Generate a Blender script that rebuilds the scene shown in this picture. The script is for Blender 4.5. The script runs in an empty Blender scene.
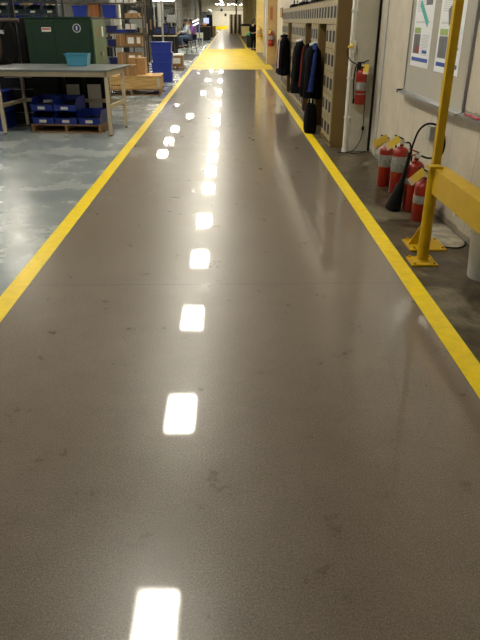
import bpy, bmesh, math, random
from math import sin, cos, pi, radians as R, atan, sqrt
from mathutils import Vector, Matrix
random.seed(7)
C = bpy.context.scene.collection

# ------------------------------------------------------------------ helpers
class MB:
    def __init__(s): s.b = bmesh.new(); s.sm = False
    def box(s, x0, x1, y0, y1, z0, z1, rot=None, piv=None):
        m = Matrix.Translation(((x0+x1)/2, (y0+y1)/2, (z0+z1)/2)) @ Matrix.Diagonal((x1-x0, y1-y0, z1-z0, 1))
        if rot is not None:
            p = Vector(piv if piv else ((x0+x1)/2, (y0+y1)/2, (z0+z1)/2))
            m = Matrix.Translation(p) @ rot @ Matrix.Translation(-p) @ m
        bmesh.ops.create_cube(s.b, size=1, matrix=m); return s
    def cyl(s, p0, p1, r0, r1=None, seg=20):
        p0, p1 = Vector(p0), Vector(p1); d = p1-p0
        q = d.to_track_quat('Z', 'Y').to_matrix().to_4x4()
        bmesh.ops.create_cone(s.b, cap_ends=True, segments=seg, radius1=r0, radius2=r0 if r1 is None else max(r1, 1e-4),
                              depth=d.length, matrix=Matrix.Translation((p0+p1)/2) @ q); return s
    def sph(s, c, r, sc=(1, 1, 1), u=16, v=10, rot=None):
        m = Matrix.Translation(c) @ (rot or Matrix()) @ Matrix.Diagonal((sc[0]*r, sc[1]*r, sc[2]*r, 1))
        bmesh.ops.create_uvsphere(s.b, u_segments=u, v_segments=v, radius=1, matrix=m); return s
    def lathe(s, prof, c=(0, 0, 0), seg=28, y=False):
        rings = []
        for r, z in prof:
            rings.append([s.b.verts.new((c[0]+max(r, 1e-4)*cos(2*pi*k/seg), c[1]+max(r, 1e-4)*sin(2*pi*k/seg), c[2]+z)) for k in range(seg)])
        for a, b_ in zip(rings, rings[1:]):
            for k in range(seg):
                s.b.faces.new((a[k], a[(k+1) % seg], b_[(k+1) % seg], b_[k]))
        s.b.faces.new(rings[0][::-1]); s.b.faces.new(rings[-1]); return s
    def tube(s, pts, r, seg=10):
        pts = [Vector(p) for p in pts]; rings = []; n = len(pts)
        up = Vector((0, 0, 1)); prev = None
        for i, p in enumerate(pts):
            t = (pts[min(i+1, n-1)]-pts[max(i-1, 0)]).normalized()
            a = prev if prev is not None else (up if abs(t.z) < .9 else Vector((1, 0, 0)))
            u = (a - t*a.dot(t)).normalized(); prev = u; w = t.cross(u)
            rr = r[i] if isinstance(r, (list, tuple)) else r
            rings.append([s.b.verts.new(p+u*rr*cos(2*pi*k/seg)+w*rr*sin(2*pi*k/seg)) for k in range(seg)])
        for a, b_ in zip(rings, rings[1:]):
            for k in range(seg): s.b.faces.new((a[k], a[(k+1) % seg], b_[(k+1) % seg], b_[k]))
        s.b.faces.new(rings[0][::-1]); s.b.faces.new(rings[-1]); return s
    def prism(s, poly, h0, h1, axis='z'):
        def v(p, h):
            return (p[0], p[1], h) if axis == 'z' else ((h, p[0], p[1]) if axis == 'x' else (p[0], h, p[1]))
        a = [s.b.verts.new(v(p, h0)) for p in poly]; b_ = [s.b.verts.new(v(p, h1)) for p in poly]; n = len(poly)
        s.b.faces.new(a[::-1]); s.b.faces.new(b_)
        for k in range(n): s.b.faces.new((a[k], a[(k+1) % n], b_[(k+1) % n], b_[k]))
        return s
    def build(s, name, mat, parent=None, smooth=False, bevel=0, loc=None):
        bmesh.ops.recalc_face_normals(s.b, faces=s.b.faces[:])
        me = bpy.data.meshes.new(name); s.b.to_mesh(me); s.b.free()
        for m in (mat if isinstance(mat, list) else [mat]): me.materials.append(m)
        if smooth:
            for p in me.polygons: p.use_smooth = True
            try: me.set_sharp_from_angle(angle=R(40))
            except Exception: pass
        o = bpy.data.objects.new(name, me); C.objects.link(o)
        if parent: o.parent = parent
        if loc is not None: o.location = loc
        if bevel:
            md = o.modifiers.new('Bevel', 'BEVEL'); md.width = bevel; md.segments = 2; md.limit_method = 'ANGLE'
        return o

def spline(pts, n=8):
    pts = [Vector(p) for p in pts]; out = []
    P = [pts[0]]+pts+[pts[-1]]
    for i in range(1, len(P)-2):
        a, b, c, d = P[i-1:i+3]
        for k in range(n):
            t = k/n
            out.append(.5*((2*b)+(c-a)*t+(2*a-5*b+4*c-d)*t*t+(3*b-a-3*c+d)*t**3))
    out.append(pts[-1]); return out

def thing(name, label, cat, loc=(0, 0, 0), rz=0, group=None):
    o = bpy.data.objects.new(name, None); C.objects.link(o); o.empty_display_size = .1
    o.location = loc; o.rotation_euler = (0, 0, rz); return tag(o, label, cat, group)
def tag(o, label, cat, group=None, kind=None):
    o['label'] = label; o['category'] = cat
    if group: o['group'] = group
    if kind: o['kind'] = kind
    return o
def struct(o): o['kind'] = 'structure'; return o
KIDS = {}
def dup(root, loc=None, rz=None, label=None, group=None):
    def rec(o, par):
        c = o.copy(); C.objects.link(c)
        if par: c.parent = par
        for ch in o.children: rec(ch, c)
        return c
    r = rec(root, None)
    if loc is not None: r.location = loc
    if rz is not None: r.rotation_euler = (0, 0, rz)
    if label: r['label'] = label
    if group: r['group'] = group
    return r

# ------------------------------------------------------------------ materials
MC = {}
def mat(name, col, rough=.5, metal=0, noise=0, scale=8, bump=0, bscale=60, coat=0, emit=0, dark=None, spec=.5, trans=0):
    if name in MC: return MC[name]
    m = bpy.data.materials.new(name); m.use_nodes = True; nt = m.node_tree; b = nt.nodes['Principled BSDF']
    c = [x**2.2 if False else x for x in col]
    b.inputs['Base Color'].default_value = (*c, 1); b.inputs['Roughness'].default_value = rough
    b.inputs['Metallic'].default_value = metal; b.inputs['Coat Weight'].default_value = coat
    b.inputs['Specular IOR Level'].default_value = spec
    if trans: b.inputs['Transmission Weight'].default_value = trans
    if emit:
        b.inputs['Emission Color'].default_value = (*c, 1); b.inputs['Emission Strength'].default_value = emit
    tc = nt.nodes.new('ShaderNodeTexCoord')
    if noise:
        n = nt.nodes.new('ShaderNodeTexNoise'); n.inputs['Scale'].default_value = scale; n.inputs['Detail'].default_value = 6
        nt.links.new(tc.outputs['Object'], n.inputs['Vector'])
        r = nt.nodes.new('ShaderNodeValToRGB'); r.color_ramp.elements[0].position = .3; r.color_ramp.elements[1].position = .7
        d = dark or [x*(1-noise) for x in c]
        r.color_ramp.elements[0].color = (*d, 1); r.color_ramp.elements[1].color = (*[min(1, x*(1+noise*.4)) for x in c], 1)
        nt.links.new(n.outputs['Fac'], r.inputs['Fac']); nt.links.new(r.outputs['Color'], b.inputs['Base Color'])
    if bump:
        n2 = nt.nodes.new('ShaderNodeTexNoise'); n2.inputs['Scale'].default_value = bscale; n2.inputs['Detail'].default_value = 4
        nt.links.new(tc.outputs['Object'], n2.inputs['Vector'])
        bp = nt.nodes.new('ShaderNodeBump'); bp.inputs['Strength'].default_value = bump; bp.inputs['Distance'].default_value = .01
        nt.links.new(n2.outputs['Fac'], bp.inputs['Height']); nt.links.new(bp.outputs['Normal'], b.inputs['Normal'])
    MC[name] = m; return m

def wood(name, c1, c2, scale=3, rough=.6):
    m = bpy.data.materials.new(name); m.use_nodes = True; nt = m.node_tree; b = nt.nodes['Principled BSDF']
    b.inputs['Roughness'].default_value = rough
    tc = nt.nodes.new('ShaderNodeTexCoord'); mp = nt.nodes.new('ShaderNodeMapping'); mp.inputs['Scale'].default_value = (1, 6, 9)
    n = nt.nodes.new('ShaderNodeTexNoise'); n.inputs['Scale'].default_value = scale; n.inputs['Detail'].default_value = 8; n.inputs['Distortion'].default_value = 1.2
    r = nt.nodes.new('ShaderNodeValToRGB'); r.color_ramp.elements[0].color = (*c1, 1); r.color_ramp.elements[1].color = (*c2, 1)
    r.color_ramp.elements[0].position = .35; r.color_ramp.elements[1].position = .6
    nt.links.new(tc.outputs['Object'], mp.inputs[0]); nt.links.new(mp.outputs[0], n.inputs['Vector'])
    nt.links.new(n.outputs['Fac'], r.inputs['Fac']); nt.links.new(r.outputs['Color'], b.inputs['Base Color']); return m

class NG:  # small node helper
    def __init__(s, m): s.nt = m.node_tree
    def n(s, t, **k):
        x = s.nt.nodes.new(t)
        for a, v in k.items():
            if a.startswith('i_'): x.inputs[a[2:].replace('_', ' ')].default_value = v
            else: setattr(x, a, v)
        return x
    def l(s, a, b): s.nt.links.new(a, b)
    def math(s, op, a, b=None, c=None):
        x = s.nt.nodes.new('ShaderNodeMath'); x.operation = op
        for i, v in enumerate((a, b, c)):
            if v is None: continue
            if hasattr(v, 'links'): s.l(v, x.inputs[i])
            else: x.inputs[i].default_value = v
        return x.outputs[0]
    def mix(s, f, a, b, blend='MIX'):
        x = s.nt.nodes.new('ShaderNodeMix'); x.data_type = 'RGBA'; x.blend_type = blend
        for i, v in ((0, f), (6, a), (7, b)):
            if hasattr(v, 'links'): s.l(v, x.inputs[i])
            elif i: x.inputs[i].default_value = (*v, 1)
            else: x.inputs[i].default_value = v
        return x.outputs[2]
    def ramp(s, f, stops):
        x = s.nt.nodes.new('ShaderNodeValToRGB'); e = x.color_ramp.elements
        e[0].position, e[1].position = stops[0][0], stops[1][0]
        for i, (p, c) in enumerate(stops):
            if i > 1: e.new(p)
            e[i].position = p; e[i].color = (*c, 1) if isinstance(c, tuple) else (c, c, c, 1)
        s.l(f, x.inputs['Fac']); return x.outputs['Color']

def newmat(name):
    m = bpy.data.materials.new(name); m.use_nodes = True; return m, NG(m), m.node_tree.nodes['Principled BSDF']

def aisle_mat(worn=False):
    m, g, b = newmat('worn_aisle_concrete' if worn else 'polished_aisle_concrete')
    tc = g.n('ShaderNodeTexCoord').outputs['Object']
    sx = g.n('ShaderNodeSeparateXYZ'); g.l(tc, sx.inputs[0])
    big = g.n('ShaderNodeTexNoise', i_Scale=.9, i_Detail=5., i_Roughness=.6); g.l(tc, big.inputs['Vector'])
    mid = g.n('ShaderNodeTexNoise', i_Scale=4.5, i_Detail=9., i_Roughness=.75); g.l(tc, mid.inputs['Vector'])
    fine = g.n('ShaderNodeTexNoise', i_Scale=230., i_Detail=3., i_Roughness=.8); g.l(tc, fine.inputs['Vector'])
    vor = g.n('ShaderNodeTexVoronoi', i_Scale=150.); g.l(tc, vor.inputs['Vector'])
    base = g.ramp(big.outputs['Fac'], [(.38, (.155, .113, .083)), (.62, (.238, .184, .142))])
    base = g.mix(.5, base, g.ramp(mid.outputs['Fac'], [(.38, (.138, .102, .076)), (.62, (.262, .204, .158))]))
    base = g.mix(.5, base, g.ramp(fine.outputs['Fac'], [(.36, (.045, .035, .026)), (.5, (.18, .148, .116)), (.64, (.42, .36, .29))]))
    gr = g.n('ShaderNodeTexNoise', i_Scale=125., i_Detail=2., i_Roughness=.7); g.l(tc, gr.inputs['Vector'])
    base = g.mix(.22, base, g.ramp(gr.outputs['Fac'], [(.38, (.06, .046, .034)), (.5, (.18, .148, .112)), (.62, (.36, .30, .235))]))
    spk = g.math('LESS_THAN', vor.outputs['Distance'], .2)
    vc = g.n('ShaderNodeSeparateColor'); g.l(vor.outputs['Color'], vc.inputs[0])
    spk = g.math('MULTIPLY', spk, g.math('GREATER_THAN', vc.outputs[0], .8))
    base = g.mix(g.math('MULTIPLY', spk, .55), base, (.46, .41, .34))
    spd = g.math('MULTIPLY', g.math('LESS_THAN', vor.outputs['Distance'], .25), g.math('LESS_THAN', vc.outputs[0], .12))
    base = g.mix(g.math('MULTIPLY', spd, .6), base, (.03, .022, .017))
    # saw cut joints
    j = None
    for y in (3.93, 8.85, 18.3):
        d = g.math('LESS_THAN', g.math('ABSOLUTE', g.math('SUBTRACT', sx.outputs[1], y)), .003 if y < 5 else .012)
        j = d if j is None else g.math('MAXIMUM', j, d)
    base = g.mix(g.math('MULTIPLY', j, .6), base, (.035, .028, .022))
    g.l(base, b.inputs['Base Color'])
    rn = g.ramp(mid.outputs['Fac'], [(.3, .25), (.7, .38)])
    g.l(rn, b.inputs['Roughness'])
    b.inputs['Specular IOR Level'].default_value = .33
    b.inputs['Coat Weight'].default_value = .25 if worn else .8
    g.l(g.ramp(big.outputs['Fac'], [(.3, .010), (.7, .026)] if not worn else [(.3, .16), (.7, .24)]), b.inputs['Coat Roughness'])
    bp = g.n('ShaderNodeBump', i_Strength=.015, i_Distance=.002); g.l(fine.outputs['Fac'], bp.inputs['Height']); g.l(bp.outputs[0], b.inputs['Coat Normal'])
    return m
def epoxy_mat():
    m, g, b = newmat('blue_grey_epoxy')
    tc = g.n('ShaderNodeTexCoord').outputs['Object']
    n1 = g.n('ShaderNodeTexNoise', i_Scale=1.3, i_Detail=8., i_Roughness=.65); g.l(tc, n1.inputs['Vector'])
    n2 = g.n('ShaderNodeTexNoise', i_Scale=26., i_Detail=5.); g.l(tc, n2.inputs['Vector'])
    base = g.ramp(n1.outputs['Fac'], [(.38, (.185, .215, .225)), (.5, (.24, .268, .272)), (.62, (.30, .325, .32))])
    base = g.mix(g.ramp(n2.outputs['Fac'], [(.55, 0.), (.8, .2)]), base, (.28, .29, .27))
    g.l(base, b.inputs['Base Color'])
    g.l(g.ramp(n1.outputs['Fac'], [(.35, .20), (.65, .32)]), b.inputs['Roughness'])
    n3 = g.n('ShaderNodeTexNoise', i_Scale=30., i_Detail=4.); g.l(tc, n3.inputs['Vector'])
    bp = g.n('ShaderNodeBump', i_Strength=.10, i_Distance=.01); g.l(n3.outputs['Fac'], bp.inputs['Height']); g.l(bp.outputs[0], b.inputs['Normal'])
    return m
def raw_mat():
    m, g, b = newmat('old_stained_concrete')
    tc = g.n('ShaderNodeTexCoord').outputs['Object']
    n1 = g.n('ShaderNodeTexNoise', i_Scale=2.2, i_Detail=8., i_Roughness=.65, i_Distortion=.8); g.l(tc, n1.inputs['Vector'])
    n2 = g.n('ShaderNodeTexNoise', i_Scale=11., i_Detail=7.); g.l(tc, n2.inputs['Vector'])
    base = g.ramp(n1.outputs['Fac'], [(.40, (.02, .012, .005)), (.48, (.05, .033, .015)), (.54, (.10, .078, .044)), (.62, (.21, .185, .125))])
    base = g.mix(.4, base, g.ramp(n2.outputs['Fac'], [(.44, (.022, .014, .007)), (.56, (.13, .105, .065))]))
    g.l(base, b.inputs['Base Color']); g.l(g.ramp(n2.outputs['Fac'], [(.3, .28), (.7, .5)]), b.inputs['Roughness'])
    return m
def wall_mat(name, col, seam=True):
    m, g, b = newmat(name)
    tc = g.n('ShaderNodeTexCoord').outputs['Object']
    sx = g.n('ShaderNodeSeparateXYZ'); g.l(tc, sx.inputs[0])
    n1 = g.n('ShaderNodeTexNoise', i_Scale=3., i_Detail=8., i_Roughness=.7); g.l(tc, n1.inputs['Vector'])
    n2 = g.n('ShaderNodeTexNoise', i_Scale=38., i_Detail=5.); g.l(tc, n2.inputs['Vector'])
    d = tuple(x*.82 for x in col)
    base = g.ramp(n1.outputs['Fac'], [(.35, d), (.65, col)])
    if seam:
        # thin cracks/joints running up the wall and scuffs along the foot
        wob = g.math('ADD', sx.outputs[1], g.math('MULTIPLY', g.math('SUBTRACT', n1.outputs['Fac'], .5), .06))
        fr = g.math('FRACT', g.math('DIVIDE', wob, .61))
        s = g.math('MULTIPLY', g.math('LESS_THAN', fr, .013), g.math('LESS_THAN', sx.outputs[2], .95))
        base = g.mix(g.math('MULTIPLY', s, .55), base, (.12, .1, .075))
        lo = g.math('MULTIPLY', g.math('LESS_THAN', g.math('ADD', sx.outputs[2], g.math('MULTIPLY', n1.outputs['Fac'], .12)), .11), .6)
        base = g.mix(lo, base, (.13, .1, .065))
    g.l(base, b.inputs['Base Color']); b.inputs['Roughness'].default_value = .55
    bp = g.n('ShaderNodeBump', i_Strength=.35, i_Distance=.01); g.l(n2.outputs['Fac'], bp.inputs['Height']); g.l(bp.outputs[0], b.inputs['Normal'])
    return m

AISLE = aisle_mat(); AISLEW = aisle_mat(True); EPOXY = epoxy_mat(); RAW = raw_mat()
WALL = wall_mat('off_white_block_paint', (.60, .54, .44)); WALLF = wall_mat('cream_wall_paint', (.66, .62, .5), False)
HALL = mat('hall_wall', (.5, .5, .45), .7, noise=.2, scale=1)
CEIL = mat('ceiling_deck', (.15, .14, .12), .8, noise=.2, scale=1)
YEL = mat('yellow_floor_paint', (.95, .70, .008), .35, noise=.12, scale=14, coat=.2)
YELX = mat('yellow_crossing_paint', (.58, .42, .012), .45, noise=.2, scale=1.2, spec=.2)
YST = mat('yellow_steel_paint', (.56, .35, .003), .42, spec=.3, noise=.1, scale=10, bump=.05)
BLUT = mat('blue_floor_tape', (.012, .03, .12), .5, noise=.2)
BLUE = mat('blue_plastic', (.008, .03, .28), .4, noise=.12, scale=5)
BLUED = mat('dark_blue_plastic', (.006, .016, .1), .45, noise=.2, scale=5)
LBLUE = mat('light_blue_plastic', (.05, .24, .36), .4)
TEAL = mat('teal_bin_plastic', (.01, .04, .055), .45, noise=.2)
GREEN = mat('green_enamel', (.007, .030, .014), .42, noise=.15, scale=3)
GREENL = mat('green_door_enamel', (.055, .11, .052), .42, noise=.1, scale=3)
RED = mat('red_enamel', (.27, .013, .004), .32, coat=.15)
BLK = mat('black_rubber', (.005, .005, .005), .6, spec=.2)
BLKM = mat('black_metal', (.009, .009, .010), .45, spec=.3)
STEEL = mat('bare_steel', (.45, .44, .42), .35, metal=.9)
GREY = mat('grey_paint', (.24, .24, .23), .5, noise=.15)
GREYL = mat('light_grey_paint', (.45, .45, .43), .45, noise=.1)
WHITE = mat('white_plastic', (.74, .73, .68), .4)
WBOARD = mat('whiteboard_enamel', (.50, .47, .40), .22, coat=.3)
ALU = mat('aluminium_frame', (.36, .37, .38), .38, metal=.6)
PAPER = mat('poster_paper', (.80, .82, .84), .5)
TAN = mat('tan_enamel', (.175, .108, .032), .45, noise=.1, scale=3)
BEIGE = mat('beige_locker_door', (.34, .265, .13), .4, noise=.12, scale=6)
BENCHP = mat('beige_bench_paint', (.5, .42, .29), .45, noise=.1)
BENCHT = mat('laminate_top', (.15, .16, .16), .35, noise=.15, scale=5)
BROWN = mat('brown_sign', (.2, .09, .02), .5)
COLT = mat('tan_column_paint', (.52, .36, .16), .5, noise=.12, scale=3)
COLC = mat('cream_column_paint', (.68, .53, .2), .5, noise=.12, scale=3)
CARD = mat('cardboard', (.30, .165, .065), .8, noise=.12, scale=7)
CARDL = mat('pale_cardboard', (.42, .25, .11), .8, noise=.12, scale=7)
WOOD = wood('pine_boards', (.42, .24, .07), (.62, .40, .15)); WOODD = wood('pallet_wood', (.19, .1, .04), (.32, .19, .09))
TAGY = mat('yellow_tag_card', (.85, .62, .08), .5); TAGP = mat('pink_tag_card', (.8, .55, .42), .5)
LABEL = mat('silver_label', (.27, .27, .25), .45, noise=.35, scale=35)
SKIN = mat('skin', (.45, .25, .16), .5); SKIND = mat('dark_skin', (.16, .08, .05), .5); HAIR = mat('black_hair', (.01, .008, .007), .6)
EMIT = mat('light_diffuser', (1, .945, .80), .5, emit=62.0)
EMITS = mat('task_light_diffuser', (1, .98, .93), .5, emit=9.0)
DARKF = mat('black_cloth', (.0035, .0035, .0045), .95, noise=.3, scale=30, spec=.08)
NAVY = mat('navy_cloth', (.006, .007, .016), .95, noise=.3, scale=30, spec=.08)
BCLOTH = mat('blue_cloth', (.007, .028, .17), .9, noise=.3, scale=20)
RCLOTH = mat('red_cloth', (.16, .01, .008), .9, noise=.3, scale=20)
WCLOTH = mat('white_cloth', (.55, .53, .5), .85)
GCLOTH = mat('grey_cloth', (.33, .37, .43), .85, noise=.2, scale=20)
PCLOTH = mat('purple_cloth', (.14, .05, .28), .85)
PKCLOTH = mat('pale_pink_cloth', (.6, .42, .42), .85)
JEAN = mat('denim', (.05, .09, .17), .85, noise=.3, scale=40)
MONI = mat('monitor_screen', (.35, .42, .75), .3, emit=.7)
SALM = mat('salmon_part', (.75, .35, .2), .5)
GRN = mat('green_plastic', (.03, .3, .1), .4)

# ------------------------------------------------------------------ room
YB = 140.0; ZC = 5.6
def quad(mb, x0, x1, y0, y1, z, mi):
    vs = [mb.b.verts.new(p) for p in ((x0, y0, z), (x1, y0, z), (x1, y1, z), (x0, y1, z))]
    f = mb.b.faces.new(vs); f.material_index = mi
mb = MB()
for x0, x1, mi in ((-16, -1.47, 1), (1.265, 4.2, 2)): quad(mb, x0, x1, -5, YB, 0, mi)
quad(mb, -1.47, 1.265, -5, 43, 0, 0); quad(mb, -1.47, 1.265, 43, YB, 0, 3)
for x0, x1 in ((-16, 4.2),):
    mb.box(x0, x1, -5, YB, -.2, -.02)
fl = mb.build('floor', [AISLE, EPOXY, RAW, AISLEW]); struct(fl)
for p in fl.data.polygons: pass
T = .0012
def strip(name, polys, m):
    b = MB()
    for p in polys: b.prism(p, .0002, T)
    return struct(b.build(name, m))
def rect(x0, x1, y0, y1): return [(x0, y0), (x1, y0), (x1, y1), (x0, y1)]
strip('trim_1', [rect(-1.535, -1.405, -4.5, 24.7)], YEL)
strip('trim_2', [rect(1.205, 1.33, -4.5, 24.7)], YEL)
strip('trim_3', [[(-1.56, 24.7), (1.33, 24.7), (1.68, 24.7), (1.68, 27.5), (1.5, 27.5), (1.5, 43.2), (-1.56, 43.2)]], YELX)
strip('trim_4', [rect(-1.53, -1.405, 43.2, 137)], YEL)
strip('trim_5', [rect(1.13, 1.25, 43.2, 137)], YEL)
strip('trim_6', [[(-1.66, 15.2), (-1.54, 15.2), (-1.54, 18.0), (-1.68, 18.0)]], BLUT)
strip('trim_7', [[(-1.68, 21.8), (-1.565, 21.8), (-1.565, 25.4), (-1.68, 25.4)]], BLUT)
struct(MB().box(-16, 4.2, -5, YB, ZC, ZC+.2).build('ceiling', CEIL))
struct(MB().box(-16.2, -16, -5, YB, 0, ZC).build('wall_left', HALL))
struct(MB().box(-16.2, 4.4, -5.2, -5, 0, ZC).build('wall_front', HALL))
struct(MB().box(-16.2, 4.4, YB, YB+.2, 0, ZC).build('wall_back', WALLF))
struct(MB().box(-2.9, -.35, YB-.04, YB-.001, 0.01, .62).build('trim_8', YEL))
WX = 1.95
struct(MB().box(WX, WX+.2, -5, 48, 0, ZC).build('wall_right', WALL))
struct(MB().box(3.4, 3.6, 48, YB, 0, ZC).build('wall_right_rear', WALLF))
struct(MB().box(WX+.2, 3.6, 47.8, 48, 0, ZC).build('wall_return', WALLF))
# white pier beside the lockers, with its black expansion strip
struct(MB().box(1.645, WX, 8.72, 8.93, 0, ZC).build('wall_pier', wall_mat('pier_paint', (.60, .57, .47), False)))
struct(MB().box(WX-.028, WX-.001, 8.688, 8.718, 0.01, ZC).build('trim_9', BLK))
struct(MB().box(WX-.012, WX-.001, 8.30, 8.40, 0.01, ZC).build('trim_10', GREYL))
# building columns
struct(MB().box(1.56, WX-.001, 27.55, 27.95, 0, ZC).build('wall_column', COLT))
struct(MB().box(1.55, WX-.001, 38.1, 38.6, 0, ZC).build('wall_column', COLC))
for y in (54, 70, 86, 104, 122):
    struct(MB().box(2.5, 3.4-.001, y, y+.45, 0, ZC).build('wall_column', COLC))
for y in (30, 50, 70, 95, 120):
    struct(MB().box(-5.2, -4.8, y, y+.4, 0, ZC).build('wall_column', HALL))

# ------------------------------------------------------------------ ceiling lights
def make_light(label, grp):
    t = thing('ceiling_light', label, 'ceiling light', (0, 0, 0), 0, grp)
    h = MB(); h.prism([(-.25, 0), (.25, 0), (.25, .05), (.14, .11), (-.14, .11), (-.25, .05)], -.55, .55, 'y')
    # prism along y uses (x,z); wrap around
    h.build('housing', WHITE, t)
    MB().box(-.225, .225, -.52, .52, -.018, -.001).build('diffuser', EMIT, t)
    for s in (-1, 1): MB().cyl((0, s*.45, .11), (0, s*.45, ZC-4.5), .006, seg=6).build('hanger_rod', STEEL, t)
    return t
L0 = make_light('white fluorescent fixture hanging over the centre of the aisle', 'ceiling lights over the aisle')
ys = [4.62, 8.85, 12.65, 16.55, 20.25, 24.7, 27.9, 31.0, 35.0, 37.6, 42.5, 45.5, 53, 62, 74, 88, 104, 120]
for i, y in enumerate(ys):
    o = L0 if i == 0 else dup(L0); o.location = (-.885-max(0, y-40)*.004, y, 4.5)
for i, (x, y) in enumerate(((-3.45, 31.9), (-3.45, 35.6), (-3.45, 39.9), (-2.85, 45.8), (-2.45, 61), (-2.5, 75), (-2.5, 90))):
    dup(L0, (x, y, 4.5), 0, 'white fluorescent fixture hanging over the work benches', 'ceiling lights over the benches')
for x, y in [(-6.3, 2.), (-6.3, 9.8), (-6.3, 17.37), (-6.3, 25.), (-7.5, 33), (-7.5, 41), (-7.5, 49), (-7.5, 57), (-7.5, 66), (-7.5, 78), (-7.5, 90), (-2.4, 136), (-1.2, 136.5), (0, 136.5), (1.2, 136.5), (2.4, 136), (-1.8, 133), (.6, 133), (-11, 24), (-11, 34), (-11, 46), (-11, 60)]:  # those next to the back wall are extra lamps added to brighten it
    dup(L0, (x, y, 4.5), 0, 'white fluorescent fixture over the storage side, or one added to brighten the back wall', 'ceiling lights over the storage side')

# ------------------------------------------------------------------ fire extinguishers
def extinguisher(label, loc, rz=0, r=.078, h=.40, horn=False, tags=1, wall=False, grp=None, bodym=None, hang=0, hose=True, flip=False, la=.5, lb=.78):
    """origin at base of the cylinder; -Y is the front"""
    t = thing('fire_extinguisher', label, 'fire extinguisher', loc, rz, grp)
    p = [(r*.9, 0), (r, .012), (r, h-r*.55)]
    for k in range(1, 6): a = k*pi/10; p.append((r*cos(a)*(.92)+.006, h-r*.55+r*.8*sin(a)))
    p += [(.02, h+r*.3), (.02, h+r*.3+.02)]
    ztop = h+r*.3+.02
    body = MB().lathe(p).build('cylinder', bodym or RED, t, True)
    MB().lathe([(r+.0005, h*la), (r+.0015, h*la+.002), (r+.0015, h*lb), (r+.0005, h*lb+.002)]).build('label_band', LABEL, t, True)
    v = MB().cyl((0, 0, ztop-.005), (0, 0, ztop+.045), .017, .014, 14).cyl((0, 0, ztop+.018), (.045, 0, ztop+.018), .009, seg=10)
    v.build('valve', STEEL, t, True)
    MB().cyl((0, 0, ztop+.02), (0, -.032, ztop+.024), .016, seg=14).build('pressure_gauge', WHITE, t, True)
    rt = Matrix.Rotation(R(20), 4, 'Y'); r2 = Matrix.Rotation(R(-4), 4, 'Y'); sg = -1 if flip else 1
    MB().box(-.085, .015, -.012, .012, ztop+.050, ztop+.062, rt, (0, 0, ztop+.055)).build('operating_lever', BLKM if not horn else RED, t, bevel=.002)
    MB().box(-.075, .015, -.013, .013, ztop+.026, ztop+.037, r2, (0, 0, ztop+.035)).build('carry_handle', BLKM if not horn else RED, t, bevel=.002)
    MB().tube(spline([(.012, -.012, ztop+.045), (.02, -.03, ztop+.05), (.018, -.026, ztop+.065), (.01, -.01, ztop+.05)], 5), .0025, 6).build('pull_pin', STEEL, t)
    if hose and not horn:
        pts = spline([(.04, 0, ztop+.018), (.085, 0, ztop), (r+.028, -.005, h*.75), (r+.02, -.01, h*.4), (r+.012, -.012, h*.16)])
        hs = MB().tube(pts, .009, 10).build('hose', BLK, t, True)
        MB().cyl((r+.012, -.012, h*.16), (r+.010, -.012, h*.02), .013, .018, 12).build('nozzle', BLK, hs, True)
    for k in range(tags):
        tw = 52 if not wall else 8
        m = Matrix.Rotation(R(tw+14*k), 4, 'Y') @ Matrix.Rotation(R(-18), 4, 'X')
        MB().box(-.078+.0*k, -.008, -.045-.012*k, -.0435-.012*k, ztop-(.095 if wall else .135), ztop+.030, m, (0, -.04, ztop+.03)).build('inspection_tag', TAGY, t)
        if k == 0:
            MB().box(-.078, -.008, -.0468, -.0456, ztop-(.095 if wall else .135), ztop-(.068 if wall else .098), m, (0, -.04, ztop+.03)).build('tag_stub', TAGP, t)
    if flip:
        for c_ in t.children:
            if c_.name.split('.')[0] in ('hose', 'nozzle', 'inspection_tag', 'tag_stub', 'operating_lever', 'carry_handle'):
                c_.data.transform(Matrix.Rotation(pi, 4, 'Z') if c_.name[:4] in ('hose', 'oper', 'carr') else Matrix.Translation((.086, 0, 0)))
            for d_ in c_.children: d_.data.transform(Matrix.Rotation(pi, 4, 'Z'))
    if wall:
        MB().box(-.03, .03, r+.001, hang, h*.2, h+.06).box(-.05, .05, hang-.012, hang-.004, h*.12, h+.10).build('wall_bracket', BLKM, t)
        MB().lathe([(r+.001, h*.3), (r+.003, h*.303), (r+.003, h*.33), (r+.001, h*.333)]).build('strap', STEEL, t, True)
    return t, ztop

extinguisher('small red fire extinguisher hung on the white pier beside the lockers, with yellow tag', (1.745, 8.61, .64), R(0), .071, .42, wall=True, hang=.1085, flip=True, la=.42, lb=.66)
extinguisher('red fire extinguisher standing on the floor nearest the yellow pole, yellow and pink tag', (1.745, 5.42, 0), R(-8), .086, .35, la=.48, lb=.68)
extinguisher('red fire extinguisher at the far end of the floor group, behind the others', (1.70, 6.72, 0), R(-5), .075, .42, tags=2, la=.52, lb=.82)
extinguisher('red fire extinguisher with red handle, second from far end of the floor group', (1.775, 6.42, 0), R(-20), .086, .46, tags=1, la=.5, lb=.84)
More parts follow.
